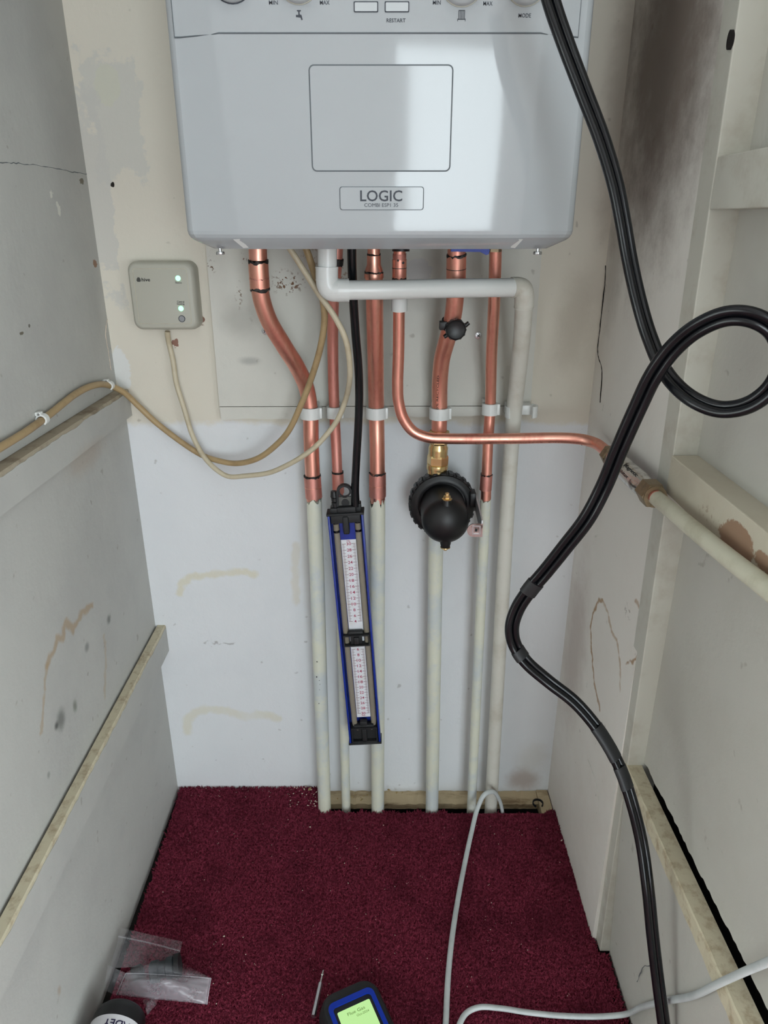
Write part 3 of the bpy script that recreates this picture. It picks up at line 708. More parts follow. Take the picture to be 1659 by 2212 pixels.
# 3 middle thick straight pipe with the reducer
Y3 = -0.052
cp = thing('copper_pipe', at(816, 1745, Y3), 'straight thick copper pipe right of the blue gauge, with a bottle shaped reducer on top', 'pipe', 'copper pipes under the boiler')
P = path([(808, 590, -0.112), (809, 640, -0.105), (811, 760, -0.08), (813, 885, Y3), (814.5, 960, Y3), (816, 1085, Y3)])
bm = B(); tube(bm, P, 0.0112, 28); obj('tube', bm, M['copper'], cp)
a, b = at(807, 500, -0.118), at(808, 600, -0.113); ax = (a-b).normalized(); L = (a-b).length
L575 = (at(807.3, 556, -0.115)-b).length; L590 = (at(808, 588, -0.114)-b).length
bm = B(); lathe(bm, [(0.0122, 0), (0.0122, L590-0.0016), (0.0114, L590), (0.0108, L590+0.004), (0.0088, L590+0.009), (0.0086, L575+0.0025), (0.0078, L575+0.003), (0.0077, L)], b, ax, 28); rd = obj('reducer', bm, M['copper'], cp)
c = b + ax*L575; ragged_ring('solder_joint', [c + ax*0.002, c + ax*0.0045], 0.0085, rd, M['solder'])
c = b + ax*(L590-0.0005); ragged_ring('solder_joint', [c - ax*0.0004, c + ax*0.0008], 0.0120, rd, M['solder'])
Q = [at(815.5, 1084, Y3), at(815.8, 1100, Y3), at(816, 1250, Y3), at(816, 1752, Y3)]; Q.append(down(Q[-1], FLZ)); bm = B(); tube(bm, Q, 0.0116, 28, True, 0.008); obj('painted_tube', bm, M['paint'], cp)['label'] = 'cream painted lower length'
q = [at(815.3, 1022, Y3), at(815.7, 1072, Y3)]; bm = B(); tube(bm, q, 0.0127, 28); f1 = obj('coupling', bm, M['copperold'], cp)
t = (q[1]-q[0]).normalized(); ragged_ring('solder_joint', [q[0]-t*0.0006, q[0]+t*0.0006], 0.0129, f1, M['solder'])
m_ = q[0].lerp(q[1], 0.5); bm = B(); tube(bm, [m_-t*0.0006, m_+t*0.0006], 0.01285, 28); obj('coupling_bead', bm, M['copper'], f1)
# 4 thin pipe that drops and turns right to the inhibitor
cp = thing('copper_pipe', at(860, 900, -0.09), 'thin copper pipe that drops, then turns right across the wall', 'pipe', 'copper pipes under the boiler')
P4 = path([(863, 500, -0.118), (863, 560, -0.117), (862, 640, -0.112), (861, 760, -0.100), (859, 830, -0.094), (861, 868, -0.091), (871, 903, -0.09), (893, 932, -0.09), (925, 945, -0.09), (965, 947.5, -0.09), (1100, 947.5, -0.092), (1210, 946, -0.100), (1255, 949, -0.108), (1285, 957, -0.122), (1304, 970, -0.146), (1322, 987, -0.178)], 12)
bm = B(); tube(bm, P4, 0.0076, 24); obj('tube', bm, M['copper'], cp)
q = [at(863, 548, -0.117), at(862.5, 603, -0.1145)]; t = (q[1]-q[0]).normalized()
bm = B(); tube(bm, [q[0].lerp(q[1], 0.22), q[1]], 0.0090, 24); f1 = obj('coupling', bm, M['copper'], cp)
bm = B(); tube(bm, [q[0], q[0].lerp(q[1], 0.22)], 0.0084, 24); obj('coupling_neck', bm, M['copperold'], f1)
ragged_ring('solder_joint', [q[1]-t*0.0015, q[1]+t*0.0012], 0.0091, f1, M['solder'])
c = q[0].lerp(q[1], 0.55); bm = B(); tube(bm, [c-t*0.0004, c+t*0.0004], 0.0091, 24); obj('coupling_bead', bm, M['solder'], f1)
bm = B()
for (px, py) in ((860, 563), (871, 568)): lathe(bm, [(0.0016, -0.002), (0.0012, 0.0005), (0, 0.0005)], at(px, py, -0.117-0.0084), (0, -1, 0), 8)
obj('scorch_spots', bm, M['darkink'], f1)
q = [at(862.5, 640, -0.1125), at(862.5, 671, -0.110)]; bm = B(); tube(bm, q, 0.0103, 28); obj('collar', bm, M['white'], cp)['label'] = 'white plastic collar'
p_ = [at(1259, 950, -0.1085), at(1261, 950.5, -0.109)]; bm = B(); tube(bm, p_, 0.0078, 24); obj('joint_mark', bm, M['solder'], cp)
L4 = sum((b-a).length for a, b in zip(P4, P4[1:]))
bm = B(); r2 = random.Random(4)
fr4 = frames(P4)
for i in range(len(P4)-1):
    if P4[i].x > 0.09 and P4[i].x < 0.29:
        for _ in range(2):
            f = on_pipe([P4[i], P4[i+1]], 0.0076, 0, 0); 
            p = P4[i].lerp(P4[i+1], r2.random()) ; d = Vector((0, -0.80, -0.60)); 
            lathe(bm, [(r2.uniform(0.0003, 0.0007), -0.0006), (0.0003, 0.0002), (0, 0.0002)], p + d*0.0076, d, 6)
obj('printed_marks', bm, M['darkink'], cp)
# 5 thick pipe that feeds the filter
Y5 = -0.052
cp = thing('copper_pipe', at(949, 930, Y5), 'thick copper pipe with a black knob, leading down to the round black filter', 'pipe', 'copper pipes under the boiler')
P5 = path([(986, 500, -0.122), (986, 560, -0.12), (984, 630, -0.112), (979, 680, -0.102), (967, 730, -0.088), (955, 775, -0.072), (950, 830, -0.058), (949.5, 890, Y5), (948, 955, Y5)])
bm = B(); tube(bm, P5, 0.0112, 28); obj('tube', bm, M['copper'], cp)
q = [at(986, 552, -0.12), at(985, 607, -0.115)]; t = (q[1]-q[0]).normalized(); bm = B(); tube(bm, q, 0.0124, 28); f1 = obj('coupling', bm, M['copper'], cp)
ragged_ring('solder_joint', [q[0]-t*0.0014, q[0]+t*0.0006], 0.0125, f1, M['solder']); c = q[0].lerp(q[1], 0.5)
bm = B(); tube(bm, [c-t*0.0004, c+t*0.0004], 0.0125, 28); obj('coupling_bead', bm, M['solder'], f1)
bm = B(); fn = on_pipe(P5[::-1], 0.0112, (at(949.5, 872, Y5)-P5[-1]).length + 0.024, 0)
f5 = on_pipe(P5[::-1], 0.0112, 0.076, 0)
text(bm, '100% RECYCLED', lambda x, y, d: f5(x, -y - 0.004, d), 0.062, 0.0030, 0, 0.00015); obj('printed_lettering', bm, M['solder'], cp, False)
# 6 thin pipe on the right
Y6 = -0.050
cp = thing('copper_pipe', at(1018, 1748, Y6), 'thin straight copper pipe just right of the black filter, painted cream below', 'pipe', 'copper pipes under the boiler')
P = path([(1071, 500, -0.115), (1070, 560, -0.11), (1067, 660, -0.095), (1062, 760, -0.072), (1059, 880, Y6), (1054, 960, Y6), (1049, 1090, Y6)])
bm = B(); tube(bm, P, 0.0078, 24); obj('tube', bm, M['copper'], cp)
Q = [at(1049, 1080, Y6), at(1048, 1100, Y6), at(1041, 1250, Y6), at(1018, 1752, Y6)]; Q.append(down(Q[-1], FLZ)); bm = B(); tube(bm, Q, 0.0082, 24, True, 0.005); obj('painted_tube', bm, M['paint'], cp)['label'] = 'cream painted lower length'
q = [at(1051, 1025, Y6), at(1049, 1058, Y6)]; bm = B(); tube(bm, q, 0.0090, 24); f1 = obj('coupling', bm, M['copperold'], cp)
t = (q[1]-q[0]).normalized(); ragged_ring('solder_joint', [q[0]-t*0.0005, q[0]+t*0.0005], 0.0092, f1, M['solder'])
# 7 painted pipe under the filter
bm = B(); Q = [at(944, 1110, -0.050), at(941, 1200, -0.050), at(933, 1752, -0.050)]; Q.append(down(Q[-1], FLZ)); tube(bm, Q, 0.0116, 28)
tag(obj('painted_pipe', bm, M['paint']), 'cream painted pipe running from the black filter down to the floor', 'pipe')
# 8 painted pipe along the right wall
bm = B(); Pp = smooth_path([atx(1402, 1062, 0.292), atx(1480, 1128, 0.292), atx(1580, 1210, 0.294), atx(1659, 1272, 0.296), atx(1820, 1405, 0.298)], 6)
tube(bm, Pp, 0.0083, 24, True, 0.002); tag(obj('painted_pipe', bm, M['paintold']), 'dull cream painted pipe running along the right wall past the steel cylinder', 'pipe')
# 9 waste pipe
wp = thing('waste_pipe', at(1060, 1750, -0.045), 'white plastic waste pipe crossing in front of the copper pipes to the far right', 'pipe')
A = [at(707, 500, -0.172), at(707, 580, -0.172), at(707, 612, -0.172)]
bm = B(); tube(bm, A[:2] + [at(707, 600, -0.172)], 0.0113, 28); obj('upright', bm, M['white'], wp)
H = path([(725, 627, -0.172), (830, 626, -0.166), (960, 623, -0.150), (1125, 621, -0.128)], 8)
bm = B(); tube(bm, H, 0.0113, 28); obj('crosspiece', bm, M['white'], wp)
E = path([(706, 578, -0.172), (706.5, 604, -0.172), (709, 618, -0.172), (716, 625.5, -0.172), (729, 627, -0.172), (752, 627, -0.171)], 8)
bm = B(); tube(bm, E, 0.0133, 28); e1 = obj('elbow', bm, M['white'], wp)
for c, t in ((E[0], (E[1]-E[0]).normalized()), (E[-1], (E[-1]-E[-2]).normalized()), (at(706.5, 604, -0.172), Vector((0, 0, -1))), (at(731, 627, -0.172), Vector((1, 0, 0)))):
    bm = B(); tube(bm, [c - t*0.0010, c + t*0.0010], 0.01365, 28); obj('elbow_rim', bm, M['white'], e1)
E = path([(1108, 621, -0.130), (1118, 620.5, -0.128), (1128, 624, -0.127), (1132, 634, -0.1265), (1132, 662, -0.122)], 8)
bm = B(); tube(bm, E, 0.0124, 28); e2 = obj('elbow', bm, M['waste'], wp)
for c, t in ((E[0], (E[1]-E[0]).normalized()), (E[-1], (E[-1]-E[-2]).normalized())):
    bm = B(); tube(bm, [c - t*0.0010, c + t*0.0010], 0.01275, 28); obj('elbow_rim', bm, M['waste'], e2)
Dn = path([(1132, 655, -0.1225), (1128, 720, -0.103), (1119, 810, -0.07), (1111, 885, -0.048), (1102, 1000, -0.045), (1082, 1350, -0.045), (1060, 1752, -0.045)], 8); Dn.append(down(Dn[-1], FLZ))
bm = B(); tube(bm, Dn, 0.0113, 28); obj('downpipe', bm, M['waste'], wp)

# pipe clips
def pipe_clip(px, py, Y, r, label, group='white pipe clips on the strip', op=False):
    c = at(px, py, Y); t_ = thing('pipe_clip', Vector((c.x, YB, c.z)), label, 'clip', group)
    bm = B()
    if not op:
        arc_ring(bm, c, (0, 0, 1), r + 0.0003, r + 0.0038, 0.0165)
        obj('ring', bm, M['white'], t_)
        bm = B(); box(bm, c.x + r - 0.001, c.x + r + 0.0058, c.y - 0.006, c.y + 0.004, c.z - 0.008, c.z + 0.008, 0.001); obj('latch', bm, M['white'], t_)
    else:
        arc_ring(bm, c + Vector((0.002, 0, 0)), (0, 0, 1), r + 0.0006, r + 0.0040, 0.0165, 175, 222, ref=(1, 0, 0), seg=10); obj('jaw', bm, M['white'], t_)
        bm = B(); arc_ring(bm, c + Vector((0.0225, 0.004, 0)), (0, 0, 1), 0.0085, 0.0120, 0.0165, -75, 60, ref=(1, 0, 0), seg=14); obj('open_strap', bm, M['white'], t_)
        bm = B(); box(bm, c.x + r + 0.0003, c.x + 0.028, c.y + 0.008, YB, c.z - 0.007, c.z + 0.007, 0.0008); obj('hinge', bm, M['white'], t_)
    bm = B(); box(bm, c.x - r*0.9, c.x + r*0.9, c.y + r*0.8, YB + 0.0002, c.z - 0.008, c.z + 0.008, 0.001); obj('foot', bm, M['white'], t_)
pipe_clip(671, 891, Y0, 0.0112, 'white plastic clip holding the leftmost thick bent copper pipe')
pipe_clip(722.5, 890, Y2, 0.0076, 'small white clip on the thin copper pipe left of the black hose')
pipe_clip(813, 891, Y3, 0.0112, 'white clip on the straight thick pipe right of the black hose')
pipe_clip(949.5, 892, Y5, 0.0112, 'white clip on the thick copper pipe just above the brass valve')
pipe_clip(1058.5, 883, Y6, 0.0078, 'small white clip on the thin copper pipe nearest the white waste pipe')
pipe_clip(1111, 889, -0.047, 0.0113, 'white clip hanging open behind the white waste pipe', op=True)

# ================================================================== INHIBITOR
inh = thing('scale_inhibitor', atx(1362, 1025, 0.292), 'stained steel scale inhibitor cylinder between hex nuts on the right wall', 'pipe fitting')
A, Bq = atx(1318, 983, 0.2915), atx(1412, 1070, 0.2915); ax = (Bq-A).normalized(); L = (Bq-A).length
bm = B(); lathe(bm, [(0.0090, 0.010), (0.0118, 0.016), (0.0125, 0.024), (0.0128, 0.030), (0.0128, L-0.040), (0.0123, L-0.034), (0.0105, L-0.026), (0.0095, L-0.012)], A, ax, 36); obj('cylinder', bm, M['steeldull'], inh)
for (s0_, s1_) in ((-0.004, 0.013), (L-0.022, L+0.004)):
    bm = B(); lathe(bm, [(0.0105, s0_), (0.0142, s0_+0.0025), (0.0146, s0_+0.004), (0.0146, s1_-0.003), (0.0138, s1_)] if s0_ > 0 else [(0.0128, s0_), (0.0136, s0_+0.002), (0.0136, s1_-0.002), (0.0118, s1_)], A, ax, 6); obj('hex_nut', bm, M['brassold'], inh, False)
c = A + ax*(L+0.004); bm = B(); arc_ring(bm, c, ax, 0.0083, 0.0122, 0.004); obj('olive_ring', bm, M['brassold'], inh)
bm = B(); tube(bm, [c - ax*0.003, c + ax*0.006], 0.0080, 24); obj('copper_end', bm, M['copperold'], inh)
pa = [A, A.lerp(Bq, .5), Bq]
ref = Vector((-0.55, -0.3, 0.78)); ref = (ref - ax*ref.dot(ax)).normalized(); bb = ax.cross(ref)
def fcyl(s0_, phi0):
    def fn(x, y, d):
        a_ = phi0 - y/0.0128; return A + ax*(s0_ + x) + (ref*math.cos(a_) + bb*math.sin(a_))*(0.0129 + d)
    return fn
v_ = (CAM - A.lerp(Bq, 0.5)).normalized()
sgn = 1
bm = B(); text(bm, 'n Magnetic', fcyl(L*0.5 + 0.016, 0.0), 0.054, 0.0058, 0.006, 0.00015); obj('lettering', bm, M['darkink'], inh, False)
bm = B(); text(bm, 'Scale Inhibitor', fcyl(L*0.46, 0.62), 0.070, 0.0042, 0.0, 0.00015); obj('lettering', bm, M['darkink'], inh, False)

# ================================================================== FILTER
fx, fz = 0.0872, 0.995-0.392
flt = thing('magnetic_filter', (fx, -0.055, fz), 'round black magnetic filter with brass valve above and steel bracket', 'filter')
# brass isolating valve on top
vb = at(944, 1022, -0.052); vt = at(949, 927, -0.052); ax = (vt-vb).normalized(); L = (vt-vb).length
def hh(py): return (at(946, py, -0.052)-vb).dot(ax)
bm = B(); lathe(bm, [(0.0142, hh(1022)), (0.0142, hh(1014)), (0.0156, hh(1013)), (0.0160, hh(1008)), (0.0156, hh(1003)), (0.0146, hh(1002))], vb, ax, 36); vm = obj('valve_collar', bm, M['brass'], flt)
bm = B(); lathe(bm, [(0.0148, hh(1004)), (0.0158, hh(1001)), (0.0158, hh(986)), (0.0148, hh(982))], vb, ax, 6, ref=Vector((0.3, -1, 0))); obj('valve_hex', bm, M['brass'], flt, False)
bm = B(); lathe(bm, [(0.0142, hh(985)), (0.0142, hh(972)), (0.0145, hh(966)), (0.0128, hh(962)), (0.0128, hh(958))], vb, ax, 24); obj('valve_body', bm, M['brass'], flt)
bm = B(); lathe(bm, [(0.0140, hh(958)), (0.0150, hh(955)), (0.0150, hh(934)), (0.0144, hh(930)), (0.0114, hh(930))], vb, ax, 6); obj('valve_nut', bm, M['brass'], flt, False)
# head behind the collar
bm = B(); lathe(bm, [(0.036, -0.002), (0.040, 0.004), (0.042, 0.020)], (fx-0.001, -0.030, fz), (0, -1, 0), 48); obj('head', bm, M['blk'], flt)
# ribbed locking ring
yr = -0.046; Ro = 0.0485
bm = B()
lathe(bm, [(Ro-0.003, 0), (Ro, 0.003), (Ro, 0.021), (Ro-0.0015, 0.024), (Ro-0.006, 0.026), (Ro-0.010, 0.027), (Ro-0.0125, 0.0265), (Ro-0.0130, 0.020)], (fx, yr, fz), (0, -1, 0), 72)
ring = obj('locking_ring', bm, M['blk'], flt)
for k_ in range(26):
    a_ = 2*math.pi*k_/26
    bm = B(); mt = Matrix.Translation((fx, yr, fz)) @ Matrix.Rotation(a_, 4, 'Y')
    box(bm, -0.0036, 0.0036, -0.022, -0.004, Ro-0.001, Ro+0.0018, 0.0007, 1, mt); obj('grip_rib', bm, M['blk'], ring)
# canister with domed end
bm = B(); Rb = 0.0345
prof = [(Rb-0.0015, 0.018), (Rb-0.0008, 0.05), (Rb-0.001, 0.079)]
for i in range(1, 13):
    a_ = R(90*i/12); prof.append((max(0, (Rb-0.001)*math.cos(a_)), 0.079 + 0.026*math.sin(a_)))
lathe(bm, prof, (fx, yr, fz), (0, -1, 0), 64); can = obj('canister', bm, M['blk'], flt)
# faint peaked emblem moulded in the dome
bm = B(); ye = yr - 0.1034
tube(bm, smooth_path([Vector((fx+x, ye + 0.0012*abs(x)/0.008 + d, fz+z)) for x, z, d in ((-0.010, -0.004, 0.0004), (-0.005, 0.003, 0), (-0.0035, 0.0045, 0), (0.0035, 0.0045, 0), (0.005, 0.003, 0), (0.010, -0.004, 0.0004))], 3), 0.0004, 6)
tube(bm, [Vector((fx+x, ye - 0.0006, fz+z)) for x, z in ((-0.003, -0.004), (0, 0.0005), (0.003, -0.004))], 0.0004, 6)
obj('moulded_emblem', bm, M['blk'], can)
# bleed valves, top and bottom
for s in (1, -1):
    c = Vector((fx+0.0005, yr-0.087, fz + s*0.026))
    bm = B(); lathe(bm, [(0.0080, 0), (0.0066, 0.005), (0.0058, 0.0085)] if s > 0 else [(0.0085, 0), (0.0078, 0.006), (0.0062, 0.0120)], c, (0, 0, s), 24); ps = obj('bleed_boss', bm, M['blk'], flt)
    h = 0.0085 if s > 0 else 0.012
    bm = B(); lathe(bm, [(0.0070, h), (0.0072, h+0.0012), (0.0052, h+0.0022)], c, (0, 0, s), 28); obj('bleed_flange', bm, M['brass'], ps)
    bm = B(); lathe(bm, [(0.0048, h+0.001), (0.0050, h+0.0055), (0.0028, h+0.0062), (0.0028, h+0.0095), (0.0018, h+0.0100), (0, h+0.0100)] if s > 0 else [(0.0044, h+0.001), (0.0040, h+0.004), (0.0022, h+0.0056), (0, h+0.0058)], c, (0, 0, s), 6); obj('bleed_screw', bm, M['brass'], ps, False)
# folded steel bracket on the right
sb = []
pA, pB_, pC = at(1027, 1070, -0.078), at(1046, 1098, -0.10), at(1042, 1135, -0.150)
bm = B(); x0 = fx + 0.0475
def strip(bm, pts, wv, tv):
    V = []
    for p in pts: V.append([bm.verts.new(p + wv*a_ + tv*b_) for a_, b_ in ((-.5, -.5), (.5, -.5), (.5, .5), (-.5, .5))])
    for a_, b_ in zip(V, V[1:]):
        for j in range(4): bm.faces.new((a_[j], a_[(j+1) % 4], b_[(j+1) % 4], b_[j]))
    bm.faces.new(V[0][::-1]); bm.faces.new(V[-1])
e0, e1 = at(1026, 1078, -0.066), at(1041, 1140, -0.142)
strip(bm, [e0, e1], Vector((0, 0, 0.022)), Vector((0.0018, 0, 0)))
br = obj('bracket', bm, mat('brushed_steel', (222, 224, 228), 0.5, 0.75), flt, False)
bm = B(); c = at(1027, 1144, -0.142)
prism(bm, [(0.010, -0.0105), (0.010, 0.0095), (-0.002, 0.0095)] + [(-0.002 - 0.0100*math.sin(R(a_)), -0.0005 + 0.0100*math.cos(R(a_))) for a_ in range(15, 180, 15)] + [(-0.002, -0.0105)], lambda x, y, d: Vector((c.x + x, c.y - d, c.z + y)), 0, 0.0018); tb = obj('bracket_tab', bm, M['steeldull'], br)
bm = B(); frame2d(bm, rrect(0.0120, 0.0140, 0.0015), rrect(0.0080, 0.0100, 0.001), lambda x, y, d: Vector((c.x + x + 0.001, c.y - d, c.z + y)), 0.0016, 0.0028); obj('bracket_slot', bm, M['steel'], tb, False)
bm = B(); box(bm, c.x - 0.001, c.x + 0.0025, c.y - 0.0024, c.y - 0.001, c.z - 0.002, c.z + 0.002); obj('slot_hole', bm, M['darkink'], tb, False)
bm = B(); p = at(1026, 1075, -0.07); box(bm, p.x - 0.008, p.x + 0.0005, p.y - 0.010, p.y + 0.012, p.z - 0.012, p.z + 0.010, 0.001); obj('bracket_mount', bm, M['blk'], flt)

# ================================================================== KNOB CLAMP on pipe 5
kc = at(985, 713, -0.118); pcx = at(974, 703, -0.097)
kn = thing('pipe_clamp', pcx, 'black winged knob strapped to the bent copper pipe above the brass valve', 'clamp')
bm = B(); lathe(bm, [(0.0128, -0.014), (0.0134, -0.010), (0.0134, -0.003), (0.0128, 0.0), (0.0112, 0.0012), (0.0108, 0.0009), (0, 0.0009)], kc, (0, -1, 0), 40); kb = obj('knob', bm, M['blk'], kn)
for a_ in range(0, 360, 30):
    bm = B(); mt = Matrix.Translation(kc) @ Matrix.Rotation(R(a_), 4, 'Y'); box(bm, -0.0014, 0.0014, 0.002, 0.010, 0.0128, 0.0139, 0.0003, 1, mt); obj('grip_rib', bm, M['blk'], kb)
for px0, py0, px1, py1 in ((1002, 706, 1013, 697), (968, 722, 959, 728)):
    bm = B(); tube(bm, [at(px0, py0, -0.110), at(px1, py1, -0.110)], [0.0030, 0.0026], 14); obj('wing', bm, M['blk'], kn)
fr_ = None
i5 = min(range(len(P5)), key=lambda i: (P5[i]-pcx).length)
tv = (P5[i5+1]-P5[i5-1]).normalized()
bm = B(); arc_ring(bm, P5[i5], tv, 0.0114, 0.0136, 0.009); obj('strap', bm, M['blk'], kn)
bm = B(); p = at(955, 703, -0.098); box(bm, p.x - 0.004, p.x + 0.012, p.y - 0.010, p.y + 0.004, p.z - 0.005, p.z + 0.006, 0.0012); obj('strap_buckle', bm, M['blk'], kn)

# ================================================================== MANOMETER
YM = -0.098
A, Bq = at(746, 1101, YM), at(789.5, 1598, YM)
ml = (A-Bq).length; ang = math.atan2((A-Bq).x, (A-Bq).z)
mn = thing('manometer', Bq, 'blue and black pressure gauge with white scale strip hanging between the pipes', 'gauge', rot=(0, ang, 0)); mn['_local'] = 1
del_local = [mn]
WM = 0.0485
bm = B()
for s in (-1, 1): box(bm, s*WM/2 - 0.0016, s*WM/2 + 0.0016, -0.012, 0.010, 0.004, ml-0.004, 0.0008)
box(bm, -WM/2, WM/2, 0.007, 0.010, 0.004, ml-0.004)
obj('channel', bm, M['blue'], mn)
zsc = [ (at(0, 0, 0)) ]
def mz(px, py):
    p = at(px, py, YM - 0.001) - Bq; return p.x*math.sin(ang) + p.z*math.cos(ang)
ztop, zbot = mz(751, 1166), mz(784, 1549)
SW = 0.0222; SX = 0.0006
bm = B(); box(bm, SX-SW/2, SX+SW/2, -0.0005, 0.0065, zbot, ztop); scl = obj('scale_strip', bm, M['scale'], mn, False)
bm = B(); box(bm, SX-SW/2, SX+SW/2, -0.0003, 0.0065, ztop, mz(746, 1112)); obj('blank_strip', bm, M['blue'], mn, False)['label'] = 'plain blue strip above the scale'
up = [(30, mz(751, 1175)), (4, mz(766, 1342.5))]; lo = [(6, mz(771, 1403)), (30, mz(784, 1541))]
bms = ((B(), B()), (B(), B()))
fm = lambda cx2, cz2: (lambda x, y, d: Vector((cx2 + x, -0.0006 - d, cz2 + y)))
def tick(z, w_, side, h_=0.00035):
    x0 = SX - SW/2 + 0.0012 if side < 0 else SX + SW/2 - 0.0012 - w_
    box(bmt, x0, x0 + w_, -0.0008, -0.0004, z - h_/2, z + h_/2)
for ((n0, za), (n1, zb_)), (bmt, bmn) in zip((up, lo), bms):
    step = (zb_-za)/(n1-n0)
    vals = range(min(n0, n1), max(n0, n1)+1)
    for v in vals:
        z = za + step*(v-n0)
        if v % 2 == 0:
            text(bmn, str(v), fm(SX, z), 0.0034 if v < 10 else 0.0068, 0.0048, 0.004, 0.0002)
            tick(z, 0.0058, -1, 0.0005); tick(z, 0.0058, 1, 0.0005)
        else: tick(z, 0.0042, -1); tick(z, 0.0042, 1)
        for q in (0.25, 0.5, 0.75):
            if v < max(n0, n1): tick(z + step*q, 0.0030, -1, 0.00022); tick(z + step*q, 0.0030, 1, 0.00022)
M['tick'] = mat('tick_ink', (120, 70, 80), 0.6)
for half, zmb in ((bms[0], up[0][1] + 0.0045), (bms[1], lo[1][1] - 0.0045)):
    text(half[1], 'Mb', fm(SX, zmb), 0.0052, 0.0024, 0, 0.0002)
    obj('scale_lettering', half[1], M['redink'], scl, False); obj('scale_markings', half[0], M['tick'], scl, False)
# clear tubes either side of the scale, joined by the bottom bend
zt0 = ml - 0.020; zb0 = 0.028
for s in (-1, 1):
    bm = B(); x = SX + s*(SW/2 + 0.0049)
    tube(bm, smooth_path([Vector((x, -0.002, zt0)), Vector((x, -0.002, zb0+0.03)), Vector((x - s*0.001, -0.002, zb0+0.006)), Vector((x - s*0.006, 0.0, zb0-0.006))], 8), 0.0046, 18); tb = obj('clear_tube', bm, M['cleartube'], mn)
    bm = B(); tube(bm, [Vector((x, -0.002, ml-0.012)), Vector((x, -0.002, ml-0.034))], [0.0036, 0.0048], 18); obj('tube_stopper', bm, M['blkgloss'], tb)
# black ends and middle clip
bm = B(); box(bm, -WM/2-0.003, WM/2+0.003, -0.013, 0.011, ml-0.0045, ml-0.0010, 0.0008); box(bm, -WM/2+0.0028, WM/2-0.0028, -0.011, 0.007, ml-0.017, ml-0.003, 0.001)
box(bm, -0.0045, 0.0045, -0.0135, 0.0, ml-0.034, ml-0.006, 0.002, 3); obj('top_cap', bm, M['rubber'], mn)
bm = B(); box(bm, -WM/2+0.003, -WM/2+0.013, -0.009, 0.009, ml-0.002, ml+0.006, 0.001); box(bm, -0.012, 0.016, -0.010, 0.009, ml-0.002, ml+0.0075, 0.002, 2); box(bm, WM/2-0.009, WM/2-0.001, -0.006, 0.009, ml-0.002, ml+0.010, 0.001); obj('cap_block', bm, M['rubber'], mn)
bm = B(); lathe(bm, [(0.0050, 0), (0.0050, 0.010), (0.0036, 0.011), (0.0048, 0.012), (0.0048, 0.017), (0.0038, 0.018), (0.0056, 0.0185), (0.0044, 0.027), (0, 0.0272)], (-WM/2+0.010, -0.001, ml+0.003), (0, 0, 1), 20); obj('hose_spigot', bm, M['blk'], mn)
hk = [(0.0115*math.cos(R(a_)), 0.0115*math.sin(R(a_))) for a_ in range(0, 181, 12)]; hk = [(x, y+0.026) for x, y in hk] + [(-0.0130, 0), (0.0140, 0)]
hi = [(0.0088*math.cos(R(a_)), 0.0088*math.sin(R(a_))) for a_ in range(0, 181, 12)]; hi = [(x, y+0.026) for x, y in hi] + [(-0.0098, 0.002), (0.0108, 0.002)]
bm = B(); frame2d(bm, hk, hi, lambda x, y, d: Vector((0.001 + x, -d, ml + 0.002 + y)), -0.004, 0.0055); hg = obj('hanging_loop', bm, M['rubber'], mn)
web = [(0.0092*math.cos(R(a_)), 0.0092*math.sin(R(a_))) for a_ in range(180, -1, -12)]
hole = [(0.0070*math.cos(R(a_)), 0.0070*math.sin(R(a_))) for a_ in range(180, -181, -15)]
bm = B(); prism(bm, [(-0.0100, 0.002), (0.0110, 0.002), (0.0098, 0.0185), (-0.0092, 0.0185)], lambda x, y, d: Vector((0.001 + x, -d, ml + 0.002 + y)), -0.001, 0.002); wb = obj('loop_web', bm, mat('dusty_rubber', (92, 92, 88), 0.7), hg)
bm = B(); arc_ring(bm, Vector((0.001, -0.0005, ml+0.002+0.0265)), (0, -1, 0), 0.0070, 0.0092, 0.003); obj('loop_eye', bm, M['rubber'], hg)
bm = B(); lathe(bm, [(0.0058, 0), (0.0058, 0.0008), (0, 0.0008)], (0.001, -0.002, ml+0.0115), (0, -1, 0), 24); obj('loop_boss', bm, M['rubber'], wb)
zm = mz(769, 1376)
bm = B(); frame2d(bm, rrect(WM-0.008, 0.0200, 0.001), rrect(WM-0.0115, 0.0155, 0.0008), lambda x, y, d: Vector((x+0.0005, -d, zm + y)), -0.004, 0.013)
box(bm, -0.009, 0.009, -0.009, -0.001, zm-0.008, zm+0.008, 0.001); box(bm, -0.0035, 0.0045, -0.013, -0.004, zm-0.007, zm+0.006, 0.0015); box(bm, -0.0125, 0.012, -0.010, -0.001, zm+0.0085, zm+0.015, 0.0025, 2)
obj('middle_clip', bm, M['rubber'], mn)
bm = B(); box(bm, -WM/2-0.003, WM/2+0.003, -0.013, 0.011, 0.0005, 0.0040, 0.0008); frame2d(bm, rrect(WM-0.006, 0.030, 0.001), rrect(WM-0.010, 0.024, 0.001), lambda x, y, d: Vector((x, -d, 0.019 + y)), -0.006, 0.012)
box(bm, -WM/2+0.005, WM/2-0.005, -0.005, 0.006, 0.005, 0.032); box(bm, -0.004, 0.004, -0.012, -0.002, 0.005, 0.033, 0.001); box(bm, -0.016, 0.016, -0.010, -0.002, 0.031, 0.038, 0.001); box(bm, -0.006, 0.006, -0.010, 0.0, 0.036, 0.044, 0.001)
obj('bottom_cap', bm, M['rubber'], mn)
